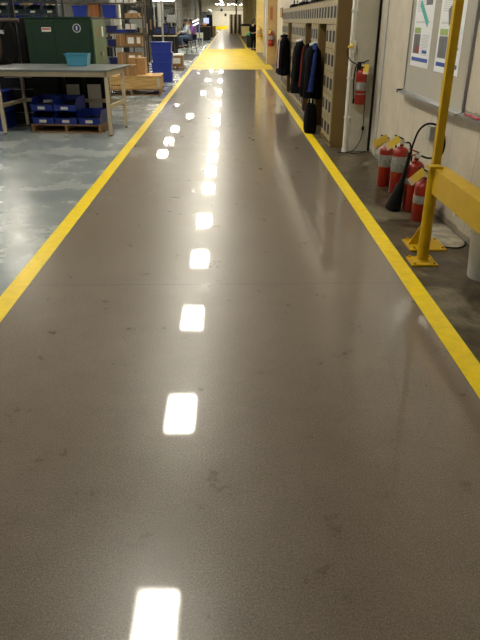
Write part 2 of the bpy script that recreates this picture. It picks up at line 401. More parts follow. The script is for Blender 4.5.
# large extinguisher with the horn
t, zt = extinguisher('fire extinguisher with round red shoulder, looped black hose and big black horn', (1.745, 5.76, 0), R(0), .085, .45, horn=True, tags=0, la=.58, lb=.70)
hz = MB().tube(spline([(.045, 0, zt+.018), (.10, -.06, zt+.01), (.165, -.16, zt+.05), (.175, -.20, zt+.17), (.14, -.16, zt+.29), (.05, -.10, zt+.325),
                       (-.02, -.06, zt+.27), (-.06, -.05, zt+.15), (-.085, -.05, zt+.0)], 10), .0095, 10).build('hose', BLK, t, True)
MB().tube([(-.083, -.05, zt+.06), (-.09, -.05, zt-.02), (-.105, -.04, zt-.13), (-.12, -.03, .28), (-.128, -.03, .25), (-.165, .0, .04), (-.17, .005, .012)], [.013, .017, .019, .024, .038, .074, .078], 20).build('discharge_horn', BLK, hz, True)
# wall junction box where the loop of hose passes
t = thing('junction_box', 'small grey electrical box on the white wall behind the yellow pole', 'electrical box', (WX-.001, 6.0, .62))
MB().box(-.05, 0, -.06, .06, 0, .13).build('box', GREY, t, bevel=.004)
MB().box(-.054, -.0505, -.052, .052, .008, .122).build('cover_plate', GREYL, t)
extinguisher('small red fire extinguisher hung on the tan column past the lockers', (1.70, 27.38, .70), 0, .11, .50, wall=True, hang=.1695, tags=1)
extinguisher('yellow topped fire extinguisher hung on the cream column beside the standing person', (1.70, 37.93, .80), 0, .11, .42, wall=True, hang=.1695, tags=1, bodym=mat('ochre_enamel', (.45, .22, .02), .4))

# ------------------------------------------------------------------ conduit, cord, plug
t = thing('wall_conduit', 'white vertical pipe running down between the tan lockers and white pier', 'pipe', (1.60, 8.70, 0))
MB().cyl((0, 0, .0), (0, 0, ZC-.01), .028).build('pipe', WHITE, t, True)
MB().cyl((0, 0, 0), (0, 0, .05), .042, .034).build('floor_collar', WHITE, t, True)
MB().box(-.03, .045, -.055, -.02, 1.27, 1.42).build('outlet_box', WHITE, t, bevel=.004)
for z in (.45, .95, 1.75): MB().box(-.036, .046, -.034, .0, z, z+.03).build('pipe_clamp', WHITE, t, bevel=.003)
t = thing('power_cord', 'thin black cord with yellow plug hanging from the white pipe to the floor', 'cord', (0, 0, 0))
MB().tube(spline([(1.56, 8.60, 1.345), (1.53, 8.58, 1.31), (1.535, 8.58, 1.25), (1.57, 8.57, 1.19), (1.63, 8.55, 1.15), (1.70, 8.535, 1.12), (1.755, 8.52, 1.10)], 8), .0065, 8).build('cable', BLK, t, True)
MB().tube(spline([(1.80, 8.70, 1.04), (1.83, 8.70, .9), (1.835, 8.70, .6), (1.835, 8.69, .35), (1.82, 8.67, .2), (1.77, 8.63, .1), (1.70, 8.60, .03), (1.60, 8.58, .008), (1.50, 8.62, .007)], 8), .0055, 8).build('cable', BLK, t, True)
MB().cyl((1.60, 8.64, 1.36), (1.545, 8.60, 1.34), .024, .018, 14).build('plug', TAGY, t, True)
MB().cyl((1.835, 8.69, .34), (1.832, 8.685, .29), .016, .016, 12).build('inline_switch', BLK, t, True)
t = tag(MB().tube(spline([(1.66, 8.55, .006), (1.75, 8.5, .006), (1.85, 8.62, .006), (1.90, 8.66, .006)], 8), .005, 8).build('loose_cable', BLK, smooth=True), 'short black cable lying on the floor at the foot of the white pier', 'cable')

# ------------------------------------------------------------------ whiteboard and posters
t = thing('whiteboard', 'framed whiteboard on the white wall, carrying two printed posters', 'whiteboard', (WX-.001, 6.22, .965))
y0, y1, z1 = -.93, .93, 1.16
MB().box(-.018, 0, y0, y1, 0, z1).build('panel', WBOARD, t)
f = MB().box(-.028, -.002, y0-.025, y0+.006, -.02, z1+.02).box(-.028, -.002, y1-.006, y1+.012, -.02, z1+.02)
f.box(-.028, -.002, y0, y1, -.02, .006).box(-.028, -.002, y0, y1, z1-.005, z1+.02).build('frame', ALU, t, bevel=.003)
MB().prism([(-.085, -.025), (0, -.025), (0, .0), (-.028, -.002), (-.08, -.015), (-.085, -.005)], y0-.02, y1+.02, 'y').build('marker_tray', ALU, t)
MB().box(-.092, 0, y1+.0205, y1+.035, -.03, .006).build('tray_end_cap', BLK, t)
t = thing('marker_ledge', 'grey metal ledge on the wall just right of the whiteboard', 'ledge', (WX-.001, 4.655, .945))
MB().prism([(-.07, 0), (0, 0), (0, .025), (-.062, .008), (-.07, .015)], -.6, .59, 'y').build('shelf', ALU, t)
MB().box(-.008, 0, -.6, .59, .025, 1.2).build('backing_panel', WALL, t)
for y, l in ((5.07, 'red marker pen lying on the grey ledge, nearer the whiteboard'), (4.90, 'red marker pen lying on the grey ledge, farther from the whiteboard')):
    t = thing('marker_pen', l, 'marker', (WX-.045, y, .9705), R(4), 'red markers on the ledge')
    MB().cyl((0, -.06, 0), (0, .03, 0), .009).build('barrel', mat('red_plastic', (.5, .02, .03), .4), t, True)
    MB().cyl((0, .03, 0), (0, .065, 0), .0095).build('cap', RED, t, True)
def poster(label, ya, yb, z0, z1, kind):
    t = thing('poster', label, 'poster', (WX-.0205, 0, 0))
    MB().box(-.002, 0, ya, yb, z0, z1).build('sheet', PAPER, t)
    w = yb-ya
    def bx(n, m, a, b, c, d, rot=None, k=.0028):   # a,b fractions across (from far edge), c,d from the bottom in m
        MB().box(-k, -.0021, yb-b*w, yb-a*w, z0+c, z0+d, rot).build(n, m, t)
    DG = mat('print_grey', (.12, .12, .13), .6); LT = mat('print_text', (.42, .43, .46), .6); BL = mat('print_blue', (.02, .07, .35), .5)
    GR = mat('print_green', (.3, .42, .12), .6); TL = mat('print_teal', (.05, .38, .36), .6); PHD = mat('print_photo', (.14, .14, .16), .6)
    bx('blue_footer', BL, .06, .94, .05, .085)
    tx = MB(); random.seed(5+kind)
    def lines(a, b, c, d, n):
        for i in range(n):
            z = c+(d-c)*(i+.5)/n; bb = b-random.random()*.12*(b-a)
            tx.box(-.0027, -.0021, yb-bb*w, yb-a*w, z0+z-.0022, z0+z+.0022)
    lines(.12, .9, .060, .078, 2) if False else None
    lines(.5, .9, .11, .30, 14); lines(.1, .44, .30, .31, 1); lines(.1, .9, .40, .42, 2); lines(.1, .55, .50, .62, 8)
    tx.build('text_lines', LT, t)
    bx('green_heading', GR, .08, .42, .31, .36)
    bx('photo', PHD, .08, .44, .12, .30)
    if kind == 0:
        bx('teal_tool_picture', TL, .22, .80, .455, .52, Matrix.Rotation(R(32), 4, 'X'), .0031)
        bx('red_item', RED, .2, .4, .13, .19, None, .0034); bx('item_neck', DG, .24, .32, .19, .28, None, .0034)
        bx('barcode', DG, .55, .88, .56, .61); bx('blue_note', BL, .6, .85, .13, .16)
    else:
        bx('dark_tool_picture', DG, .36, .52, .40, .54, Matrix.Rotation(R(-24), 4, 'X'), .0031)
        bx('red_item', DG, .12, .36, .13, .18, None, .0034); bx('item_neck', DG, .2, .28, .18, .27, None, .0034)
        bx('side_sketch', DG, .80, .86, .36, .40, Matrix.Rotation(R(30), 4, 'X')); bx('blue_note', BL, .75, .9, .2, .22)
poster('printed poster with teal tool picture, left on the whiteboard', 6.38, 7.02, 1.225, 2.02, 0)
poster('printed poster with dark tool picture, right on the whiteboard behind yellow pole', 5.52, 6.18, 1.222, 2.02, 1)

# ------------------------------------------------------------------ yellow pole, guard rail
t = thing('yellow_pole', 'tall square yellow steel pole with gusset, bolted to the floor behind the guard rail', 'pole', (1.585, 4.72, 0))
MB().box(-.029, .029, -.029, .029, .014, 3.2).build('tube', YST, t, bevel=.003)
MB().box(-.155, .14, -.14, .13, 0, .013).build('base_plate', YST, t, bevel=.003)
MB().prism([(-.135, .0135), (-.03, .0135), (-.03, .215)], -.005, .005, 'y').build('gusset', YST, t)
for sx in (-1, 1):
    for sy in (-1, 1): MB().cyl((sx*.115, sy*.105, .013), (sx*.115, sy*.105, .03), .011, seg=6).build('anchor_bolt', YST, t)
t = thing('guard_rail', 'yellow steel guard rail on short round posts beside the aisle line', 'guard rail', (1.452, 4.335, 0))
MB().cyl((0, 0, .014), (0, 0, .70), .042, seg=32).build('post', YST, t, True)
MB().box(-.046, .046, -.046, .046, .70, .728).build('post_cap', YST, t, bevel=.004)
MB().box(-.098, .098, -.095, .095, 0, .014).build('base_plate', YST, t, bevel=.003)
MB().lathe([(.054, .014), (.049, .02), (.043, .028)], seg=28).build('weld_collar', YST, t, True)
for sx in (-1, 1):
    for sy in (-1, 1): MB().cyl((sx*.074, sy*.074, .014), (sx*.074, sy*.074, .028), .010, seg=6).build('anchor_bolt', YST, t)
MB().box(-.012, .10, -2.6, .035, .535, .712).build('beam', YST, t, bevel=.006)
MB().cyl((0.03, -2.64, .014), (0.03, -2.64, .70), .042, seg=32).build('post', YST, t, True)
MB().box(-.068, .128, -2.735, -2.545, 0, .014).build('base_plate', YST, t, bevel=.003)

# ------------------------------------------------------------------ bucket, puddle, hose
t = thing('bucket', 'white plastic bucket on the floor against the wall under the guard rail', 'bucket', (1.805, 4.03, 0))
MB().lathe([(.105, 0), (.11, .008), (.13, .30), (.136, .302), (.136, .33), (.131, .332), (.131, .355), (.138, .357), (.138, .375), (.128, .375), (.126, .30), (.105, .012)], seg=36).build('pail', WHITE, t, True)
MB().tube([(.139*cos(a), .139*sin(a), .34-.07*sin(a)**2) for a in [k*pi/14 for k in range(15)]], .0025, 6).build('wire_handle', STEEL, t, True)
pts = [(1.71, 5.10), (1.675, 4.85), (1.70, 4.72), (1.76, 4.665), (1.84, 4.66), (1.90, 4.71), (1.935, 4.79), (1.936, 5.0), (1.935, 5.25), (1.86, 5.30), (1.77, 5.25)]
s = [(p.x, p.y) for p in spline([(x, y, 0) for x, y in pts], 6)]
tag(MB().prism(s, .0002, .0016).build('puddle', mat('dusty_water', (.42, .38, .30), .16, noise=.5, scale=9, bump=.1, bscale=20)), 'pale shiny puddle on the floor against the wall behind the yellow pole', 'puddle', kind='stuff')
tag(MB().tube([(x, y, .0075) for x, y in [(q[0]+(0), q[1]) for q in [(p.x, p.y) for p in spline([(1.72, 5.18, 0), (1.665, 4.85, 0), (1.69, 4.70, 0), (1.755, 4.645, 0), (1.845, 4.64, 0), (1.91, 4.70, 0), (1.94, 4.78, 0)], 8)]]], .006, 8).build('floor_cable', BLK, smooth=True), 'black cable curving on the floor around the puddle by the wall', 'cable')
t = thing('pipe_stub', 'short white pipe stub sticking out of the wall under the guard rail', 'pipe', (WX-.001, 4.92, .20))
MB().cyl((0, 0, .03), (-.07, 0, .02), .028).build('pipe', WHITE, t, True)
MB().cyl((-.07, 0, .02), (-.09, 0, .017), .034).build('cap', WHITE, t, True)

# ------------------------------------------------------------------ lockers
LX0, LX1, LH = 1.45, 1.94, 1.92
def locker(openbay):
    t = bpy.data.objects.new('locker_cabinet', None); C.objects.link(t); t['category'] = 'lockers'
    W = .905; D = LX1-LX0-.003; n = 3; z0 = .075; th = (LH-.015-z0)/6
    c = MB()
    c.box(0, D, -W/2, -W/2+.012, 0, LH).box(0, D, W/2-.012, W/2, 0, LH).box(D-.012, D, -W/2, W/2, 0, LH)
    c.box(0, D, -W/2, W/2, LH-.015, LH).box(0, D, -W/2, W/2, 0, .04)
    ntop = 6 if not openbay else 1
    c.box(0.012, D, -W/2+.012, W/2-.012, LH-th*ntop-.01, LH-th*ntop+.0)
    for k in range(1, n): c.box(.0, D, -W/2+k*W/n-.006, -W/2+k*W/n+.006, LH-th*ntop if openbay else .04, LH)
    if not openbay:
        for k in range(1, 6): c.box(.0, D, -W/2, W/2, z0+k*th-.005, z0+k*th+.005)
    c.build('casing', TAN, t)
    for r_ in range(6-ntop, 6):
        for k in range(n):
            ya = -W/2+k*W/n+.012; yb = -W/2+(k+1)*W/n-.012; za = z0+r_*th+.006; zb = z0+(r_+1)*th-.006
            d = MB()
            # door with a framed opening
            wa, wb = ya+.075, yb-.035; va, vb = z0+r_*th+th*.27, z0+r_*th+th*.75
            d.box(-.018, -.002, ya, wa, za, zb).box(-.018, -.002, wb, yb, za, zb).box(-.018, -.002, wa, wb, za, va).box(-.018, -.002, wa, wb, vb, zb)
            dd = d.build('door', BEIGE, t)
            MB().box(-.0205, -.0025, wa+.001, wb-.001, va+.001, vb-.001).build('vent_panel', BLK, dd)
            MB().box(-.0225, -.0185, ya+.02, ya+.045, z0+r_*th+.03, z0+(r_+1)*th-.03).build('handle', GREYL, dd)
    if openbay:
        MB().cyl((.12, -W/2+.012, LH-th-.10), (.12, W/2-.012, LH-th-.10), .012, seg=10).build('hanging_rail', STEEL, t)
        MB().box(.0, .012, -W/2+.012, -W/2+.10, .04, LH-th-.01).build('inner_panel', BROWN, t)
        h = MB()
        for y in (-.2, .2): h.tube([(-.0, y, LH-th+.03), (-.03, y, LH-th+.0), (-.04, y, LH-th-.03), (-.02, y, LH-th-.02)], .006, 6)
    return t
LA = locker(False); LO = locker(True)
order = 'ACAC' + 'AAAC' + 'AA'
bays = []
nm = {0: 'tan six tier locker unit with dark vent panels, nearest the white pipe',
      1: 'open tan coat bay with one row of doors on top, nearest the white pipe',
      2: 'tan six tier locker unit between the nearest and the middle coat bays',
      3: 'open tan coat bay in the middle of the locker row',
      4: 'tan six tier locker unit just past the middle coat bay',
      5: 'tan six tier locker unit midway between middle and farthest coat bays',
      6: 'tan six tier locker unit just before the farthest coat bay',
      7: 'open tan coat bay farthest down the locker row',
      8: 'tan six tier locker unit just past the farthest coat bay',
      9: 'last tan six tier locker unit, at the far end of the row'}
ua = uo = False; y = 9.0
for i, ch in enumerate(order):
    src = LA if ch == 'A' else LO
    first = (ch == 'A' and not ua) or (ch == 'C' and not uo)
    if ch == 'A': ua = True
    else: uo = True
    o = src if first else dup(src)
    o.location = (LX0, y+.4575, 0); o['label'] = nm[i]; o['group'] = 'lockers along the aisle'
    if ch == 'C': bays.append(y+.4575)
    y += .915
LEND = y

def coat(label, loc, rz, m, m2, L=1.0, w=.24, strip_m=None, seed=1, side=0, lr=.04):
    """hangs from its hook at the origin, going down; +-Y is its width, X its depth"""
    rnd = random.Random(seed)
    t = thing('coat', label, 'coat', loc, rz, 'coats hung on the lockers')
    b = MB(); rings = []; N = 36; K = 14
    ph = rnd.random()*6
    for k in range(K+1):
        f = k/K; z = -.03-L*f
        if f < .12: ww = .05+(w-.05)*(f/.12)**.6; dd = .04+.05*(f/.12)
        else: ww = w*(1+.12*f+.03*sin(7*f+ph)); dd = .11+.03*f
        ring = []
        for j in range(N):
            a = 2*pi*j/N
            fo = 1+(.10*f+.03)*sin(5*a+ph+2*f)+.06*f*sin(9*a-ph)
            ring.append(b.b.verts.new((dd*cos(a)*fo, ww*sin(a)*(1+.04*f*sin(6*a+ph)), z+.01*sin(3*a+ph)*f)))
        rings.append(ring)
    for a_, b_ in zip(rings, rings[1:]):
        for j in range(N): b.b.faces.new((a_[j], a_[(j+1) % N], b_[(j+1) % N], b_[j]))
    b.b.faces.new(rings[0][::-1]); b.b.faces.new(rings[-1])
    b.build('coat_body', m, t, True)
    for s_ in (-1, 1):
        MB().tube(spline([(-.02, s_*w*.78, -.13), (-.05, s_*w*1.02, -.25), (-.06, s_*w*1.05, -.45), (-.08, s_*w*.98, -.70)], 5), [.055]*8+[.05]*7+[.045], 12).build('sleeve', m, t, True)
    MB().tube([(.05*cos(a), .075*sin(a), -.035+.012*cos(a)) for a in [k*pi/8 for k in range(17)]], .022, 8).build('collar', m2, t, True)
    if strip_m:
        pp = [(-.10, .0, -.06), (-.122, .01, -.25), (-.135, -.01, -.5), (-.15, .0, -L*.86)] if not side else [(.01, -.07, -.04), (-.01, -w*1.03, -.22), (-.03, -w*1.1, -.45), (-.05, -w*1.1, -L*.9)]
        MB().tube(spline(pp, 6), [lr*.65+lr*.35*min(k/6, 1) for k in range(19)], 10).build('open_lining', strip_m, t, True)
    MB().tube([(0, 0, -.045), (.0, 0, .012), (.02, 0, .02)], .004, 6).build('hanging_loop', m2, t)
    return t
cx = LX0-.10
hz = 1.36
coat('black coat with bright blue lining hung on the nearest coat bay', (cx-.03, bays[0]+.04, hz), 0, DARKF, WCLOTH, .80, .18, BCLOTH, 1, 1, .05)
coat('black coat with red edge hung on the nearest coat bay, behind the blue lined one', (cx-.05, bays[0]+.33, hz-.02), 0, DARKF, DARKF, .78, .15, RCLOTH, 2, 0, .018)
coat('long black coat with white collar hung on the middle coat bay', (cx-.05, bays[1]+.02, hz), 0, DARKF, WCLOTH, .90, .22, None, 3)
coat('black jacket hung on the middle coat bay behind the white collared coat', (cx-.02, bays[1]+.45, hz-.05), 0, DARKF, NAVY, .85, .18, None, 4)
coat('black coat with pink lining hung on the farthest coat bay', (cx-.04, bays[2]-.15, hz), 0, DARKF, DARKF, .85, .22, PKCLOTH, 5, 0, .03)
coat('dark coat hung last on the farthest coat bay', (cx-.05, bays[2]+.28, hz), 0, NAVY, DARKF, .85, .20, None, 6)
def bag(label, loc, rz, sx, sy, sz, m, grp):
    t = thing('bag', label, 'bag', loc, rz, grp)
    b = MB(); rings = []
    for k in range(11):
        f = k/10; z = sz*f; s_ = (1-.25*f**2)*(.86 if k in (0, 10) else 1)
        rings.append([b.b.verts.new((math.copysign(abs(cos(a))**.6, cos(a))*sx/2*s_*(1+.05*sin(4*a+f*5)), math.copysign(abs(sin(a))**.6, sin(a))*sy/2*s_, z)) for a in [2*pi*j/24 for j in range(24)]])
    for p, q in zip(rings, rings[1:]):
        for j in range(24): b.b.faces.new((p[j], p[(j+1) % 24], q[(j+1) % 24], q[j]))
    b.b.faces.new(rings[0][::-1]); b.b.faces.new(rings[-1]); b.build('bag_body', m, t, True)
    for s_ in (-1, 1): MB().tube(spline([(s_*sx*.12, -sy*.22, sz*.93), (s_*sx*.14, -sy*.1, sz+.07), (s_*sx*.14, sy*.1, sz+.07), (s_*sx*.12, sy*.22, sz*.93)], 5), .009, 6).build('carry_strap', m, t, True)
    return t
bag('black bag on the floor below the blue lined coat', (LX0-.135, bays[0]-.0, 0), 0, .20, .40, .44, DARKF, None)
for k, (yy, l, sy) in enumerate(((11.0, 'black holdall on top of the lockers, nearest', .6), (12.9, 'black holdall on top of the lockers, second from near', .75), (15.2, 'black holdall on top of the lockers, third from near', .7), (17.3, 'black holdall on top of the lockers, farthest', .6))):
    bag(l, (LX0+.24, yy, LH), 0, .3, sy, .10, DARKF, 'holdalls on the lockers')

# ------------------------------------------------------------------ signs and things on the far right
t = thing('wall_sign', 'brown square sign on the white wall past the lockers', 'sign', (WX-.001, 25.2, 1.75))
MB().box(-.02, 0, -.55, .55, 0, .32).build('board', BROWN, t)
MB().box(-.024, -.0205, -.45, .45, .05, .27).build('sign_face', mat('orange_brown', (.32, .15, .03), .5), t)
t = thing('column_sign', 'narrow upright sign with red lettering on the tan column', 'sign', (1.72, 27.549, 1.66))
MB().box(-.07, .07, -.015, 0, 0, .5).build('board', mat('sign_tan', (.42, .22, .1), .5), t)
b = MB()
for k in range(7): b.box(-.04, .04, -.018, -.0155, .05+k*.06, .085+k*.06)
b.build('red_lettering', mat('sign_red', (.4, .05, .02), .5), t)
t = thing('wall_shelf', 'grey smudged shelf of papers on the white wall past the lockers', 'shelf', (WX-.001, 22.6, 1.28))
MB().box(-.10, 0, -.9, .9, 0, .02).build('shelf_board', GREY, t); MB().box(-.08, -.01, -.8, .6, .021, .14).build('papers', GREY, t)
t = thing('pipe_cluster', 'grey service pipes on the wall between tan column and cream column', 'pipes', (WX-.06, 32.5, 0))
for k, (yy, r_) in enumerate(((0, .05), (1.0, .035), (2.2, .05))): MB().cyl((-.04*k, yy, 0), (-.04*k, yy, ZC-.01), r_).build('pipe', GREYL, t, True)
t = thing('control_box', 'dark grey control box on the wall between the two columns', 'electrical box', (WX-.001, 31.0, 1.2))
MB().box(-.2, 0, -.3, .3, 0, .6).build('box', GREY, t); MB().box(-.215, -.2005, -.26, .26, .05, .55).build('door', BLKM, t)
# bin beside the standing person
t = thing('waste_bin', 'dark bin with green lid beside the standing person', 'bin', (1.37, 45.5, 0))
MB().lathe([(.17, 0), (.2, .75), (.21, .76)], seg=20).build('barrel', BLKM, t, True); MB().lathe([(.22, .76), (.22, .80), (.15, .92)], seg=20).build('lid', GRN, t, True)
# cart
t = thing('utility_cart', 'beige utility cart with dark top, right of the aisle far away', 'cart', (1.65, 66.7, 0))
MB().box(-.38, .38, -.5, .5, .28, 1.15).build('body', COLC, t); MB().box(-.42, .42, -.54, .54, 1.151, 1.35).build('top', BLKM, t)
for sx in (-1, 1):
    for sy in (-1, 1):
        MB().cyl((sx*.3-.03, sy*.4, .12), (sx*.3+.03, sy*.4, .12), .12).build('wheel', BLK, t, True)
        MB().box(sx*.3-.04, sx*.3+.04, sy*.4-.03, sy*.4+.03, .2, .279).build('caster_fork', BLKM, t)
MB().tube([(-.42, -.4, 1.2), (-.6, -.4, 1.3), (-.6, .4, 1.3), (-.42, .4, 1.2)], .025, 8).build('push_handle', BLKM, t)
# stacks of brown crates at far end
STB = mat('olive_brown_board', (.17, .125, .05), .7, noise=.2)
for k in range(3):
    t = thing('crate_stack', ['tall brown stack of boards, left of three by the back wall', 'tall brown stack of boards, middle of three by the back wall', 'tall brown stack of boards, right of three by the back wall'][k], 'stack', (.32+.56*k, 91+.3*k, 0), 0, 'brown stacks near the back wall')
    MB().box(-.24, .24, -.5, .5, 0.0, .12).build('base', WOODD, t)
    b = MB()
    for j in range(11): b.box(-.25, .25, -.5, .5, .125+j*.205, .125+j*.205+.19)
    b.build('board_pile', STB, t); MB().box(-.06, .06, -.515, -.501, .12, 2.38).build('strap', BLKM, t)
# back wall bits
t = thing('wall_pipe', 'long thin pipe running across the back wall', 'pipe', (0, YB-.08, 3.55))
MB().cyl((-3, 0, 0), (3.3, 0, 0), .05).build('pipe', GREY, t, True)
for x, z, l in ((-1.5, 3.3, 'small dark box on the back wall, higher of two'), (-.7, 2.4, 'small dark box on the back wall, lower of two')):
    t = thing('wall_box', l, 'box', (x, YB-.001, z)); MB().box(-.22, .22, -.2, 0, 0, .55).build('housing', GREY, t); MB().box(-.18, .18, -.22, -.201, .05, .5).build('cover', BLKM, t)
t = thing('drop_pipe', 'dark vertical pipe down the back wall', 'pipe', (1.5, YB-.25, 0)); MB().cyl((0, 0, 0), (0, 0, ZC-.01), .12).build('pipe', BLKM, t, True); MB().cyl((0, 0, 0), (0, 0, .15), .2).build('flange', BLKM, t, True)

# ------------------------------------------------------------------ left: work table and what is round it
TR = R(-7)
t = thing('work_table', 'beige steel work table with grey top at the left of the aisle', 'table', (-2.70, 10.58, 0), TR)
TW, TD, TH = .90, .47, .975
MB().box(-TW-.28, TW+.01, -TD-.03, TD+.42, TH-.03, TH).build('tabletop', BENCHT, t, bevel=.004)
MB().box(-TW-.22, TW, -TD, -TD+.03, TH-.10, TH-.031).box(-TW-.22, TW, TD-.03, TD, TH-.10, TH-.031).box(-TW, -TW+.03, -TD, TD, TH-.10, TH-.031).box(TW-.03, TW, -TD, TD, TH-.10, TH-.031).build('apron', BENCHP, t)
for sx in (-1, 1):
    for sy in (-1, 1):
        x, yy = sx*(TW-.025), sy*(TD-.025)
        l = MB().box(x-.025, x+.025, yy-.025, yy+.025, .02, TH-.032).build('leg', BENCHP, t, bevel=.003)
        MB().cyl((x, yy, 0), (x, yy, .02), .024).build('foot', BLK, l, True)
for sx in (-1, 1): MB().box(sx*(TW-.025)-.015, sx*(TW-.025)+.015, -TD+.056, TD-.056, .40, .46).build('stretcher', BENCHP, t)
MB().box(-TW+.056, TW-.056, TD-.04, TD-.015, .40, .46).build('stretcher', BENCHP, t)

def pallet(label, loc, rz, w, d, h=.13, m=None, grp=None):
    m = m or WOODD
    t = thing('wooden_pallet', label, 'pallet', loc, rz, grp); n = 6
    b = MB(); bw = d/n*.8
    for k in range(n): yy = -d/2+bw/2+k*(d-bw)/(n-1); b.box(-w/2, w/2, yy-bw/2, yy+bw/2, h-.018, h)
    b.build('deck_boards', m, t)
    for x in (-w/2+.02, 0, w/2-.02): MB().box(x-.02, x+.02, -d/2, d/2, .0185, h-.0185).build('stringer', m, t)
    b = MB()
    for yy in (-d/2+.05, 0, d/2-.05): b.box(-w/2, w/2, yy-.045, yy+.045, 0, .018)
    b.build('bottom_boards', m, t); return t
PZ = .13
pallet('wooden pallet of blue bins under the beige work table', (-2.63, 10.66, 0), TR, 1.17, .62)
def make_bin(w=.36, d=.5, h=.2, m=None, lab=True, name='parts_bin'):
    t = bpy.data.objects.new(name, None); C.objects.link(t); t['category'] = 'bin'
    m = m or BLUE; e = .008
    b = MB(); b.box(-w/2, w/2, -d/2, d/2, 0, e).box(-w/2, w/2, d/2-e, d/2, e, h)
    b.box(-w/2, w/2, -d/2, -d/2+e, e, h*.45)
    for s_ in (-1, 1):
        x = s_*(w/2-e/2)
        b.prism([(-d/2, e), (d/2, e), (d/2, h), (-d/2+.12, h), (-d/2, h*.45)], x-e/2, x+e/2, 'x')
    b.box(-w/2-.004, w/2+.004, -d/2-.012, -d/2-.0005, h*.38, h*.48)
    b.build('bin_shell', m, t)
    if lab: MB().box(-.06, .06, -d/2-.0165, -d/2-.0125, h*.12, h*.34).build('label_card', WHITE, t)
    return t
B0 = make_bin()
spots = [(-.39, 0, 'blue parts bin of coiled cable, left in the bottom row on the pallet'), (-.005, 0, 'blue parts bin of black parts, middle in the bottom row on the pallet'), (.385, 0, 'blue parts bin of black parts, right in the bottom row on the pallet'),
         (-.39, 1, 'blue parts bin of metal parts, left in the upper row under the table'), (-.005, 1, 'blue parts bin of black parts, right in the upper row under the table')]
bc = Vector((-2.63, 10.64)); ct, st = cos(TR), sin(TR)
def bl(lx, ly, z): return (bc.x+lx*ct-ly*st, bc.y+lx*st+ly*ct, z)
rnd = random.Random(3)
for i, (lx, row, l) in enumerate(spots):
    o = B0 if i == 0 else dup(B0); o.location = bl(lx, .0, PZ+row*.203); o.rotation_euler = (0, 0, TR)
    o['label'] = l; o['group'] = 'blue parts bins under the work table'
    # contents
    mm = MB()
    for k in range(9):
        mm.box(-.05, .05, -.05, .05, 0, .05+rnd.random()*.03, Matrix.Rotation(rnd.random()*3, 4, 'Z'), (0, 0, 0)); 
        bmesh.ops.translate(mm.b, verts=mm.b.verts[-8:], vec=((k % 3-1)*.10, (k//3-1)*.13+.02, .01))
    c = mm.build('part_pile', mat('dark_parts', (.02, .02, .022), .4, noise=.4, scale=20), None); c.location = bl(lx, 0, PZ+row*.203); c.rotation_euler = (0, 0, TR)
    tag(c, ['loose dark parts filling the left bottom bin', 'loose dark parts filling the middle bottom bin', 'loose dark parts filling the right bottom bin', 'loose dark parts filling the left upper bin', 'loose dark parts filling the right upper bin'][i], 'parts', 'loose parts in the blue bins', 'stuff')
    z0 = PZ+row*.203+.085
    if i in (0, 3, 4):
        q = MB().tube([((.07+.012*sin(a*3))*cos(a)+.02, (.09)*sin(a), .0+.006*a/3+.02) for a in [k*.35 for k in range(55)]], .006, 6).build('cable_coil', BLK if i != 3 else GREYL, None, True)
        q.location = bl(lx, -.02, z0); q.rotation_euler = (0, 0, TR)
        tag(q, {0: 'coil of black cable in the left bottom bin', 3: 'coil of grey cable in the left upper bin', 4: 'coil of black cable in the right upper bin'}[i], 'cable')
t = thing('instrument_case', 'white panelled case with black frame under the right end of work table', 'equipment case', (-2.52, 11.48, 0), R(0))
MB().box(-.33, .33, -.18, .18, .12, .93).build('case_body', BLK, t)
for a, b_, c_ in ((-.30, -.08, 0), (.06, .29, 0)): MB().box(a, b_, -.19, -.1805, .2, .66).build('white_panel', WHITE, t)
for x in (-.34, 0.0, .34): MB().box(x-.03, x+.03, -.2, .2, 0, .94).build('frame_post', BLKM, t)
for (yy, z, l) in ((10.75, 0, 'dark blue tote at the foot of the stack left of the work table'), (10.75, .30, 'dark blue tote on top of the stack left of the work table')):
    t = thing('storage_tote', l, 'tote', (-3.98, yy+.1, z), 0, 'dark blue totes left of the work table')
    MB().box(-.25, .25, -.33, .33, 0, .27).build('tub', BLUE, t, bevel=.01); MB().box(-.27, .27, -.35, .35, .271, .298).build('lid', BLUE, t, bevel=.005)
for i, (x, yy, z) in enumerate(((-4.0, 11.5, 0), (-4.0, 11.5, .3), (-4.0, 11.5, .6), (-3.50, 11.45, 0), (-3.50, 11.45, .3), (-3.45, 11.45, .6))):
    pass
t = thing('tool_chest', 'black tool chest on the floor behind the beige work table', 'chest', (-3.55, 11.45, 0))  # added black mass that keeps the space behind the table dark
MB().box(-.55, .64, -.2, .2, .03, .90).build('chest_body', BLK, t, bevel=.01)
for k in range(4): 
    d_ = MB().box(-.5, .60, -.212, -.2005, .08+k*.19, .25+k*.19).build('drawer', BLKM, t, bevel=.003); MB().box(-.3, .17, -.222, -.2125, .20+k*.19, .215+k*.19).build('pull', GREY, d_)
MB().box(-.5, .38, -.15, .15, 0, .0295).build('plinth', BLK, t)
t = thing('tray', 'light blue plastic tray on the work table in front of green cabinet', 'tray', (-2.50, 11.02, TH), R(0))
b = MB(); e = .006; w, d, h = .185, .14, .19
b.prism([(-w+.03, 0), (w-.03, 0), (w, h), (-w, h)], -d, -d+e, 'y').prism([(-w+.03, 0), (w-.03, 0), (w, h), (-w, h)], d-e, d, 'y').box(-w+.03, w-.03, -d, d, 0, e)
b.prism([(-w+.03, 0), (-w+.036, 0), (-w+.006, h), (-w, h)], -d, d, 'y').prism([(w-.036, 0), (w-.03, 0), (w, h), (w-.006, h)], -d, d, 'y')
b.build('tray_shell', LBLUE, t); MB().box(-w-.012, w+.012, -d-.012, -d-.0005, h-.02, h+.003).build('rim', LBLUE, t)

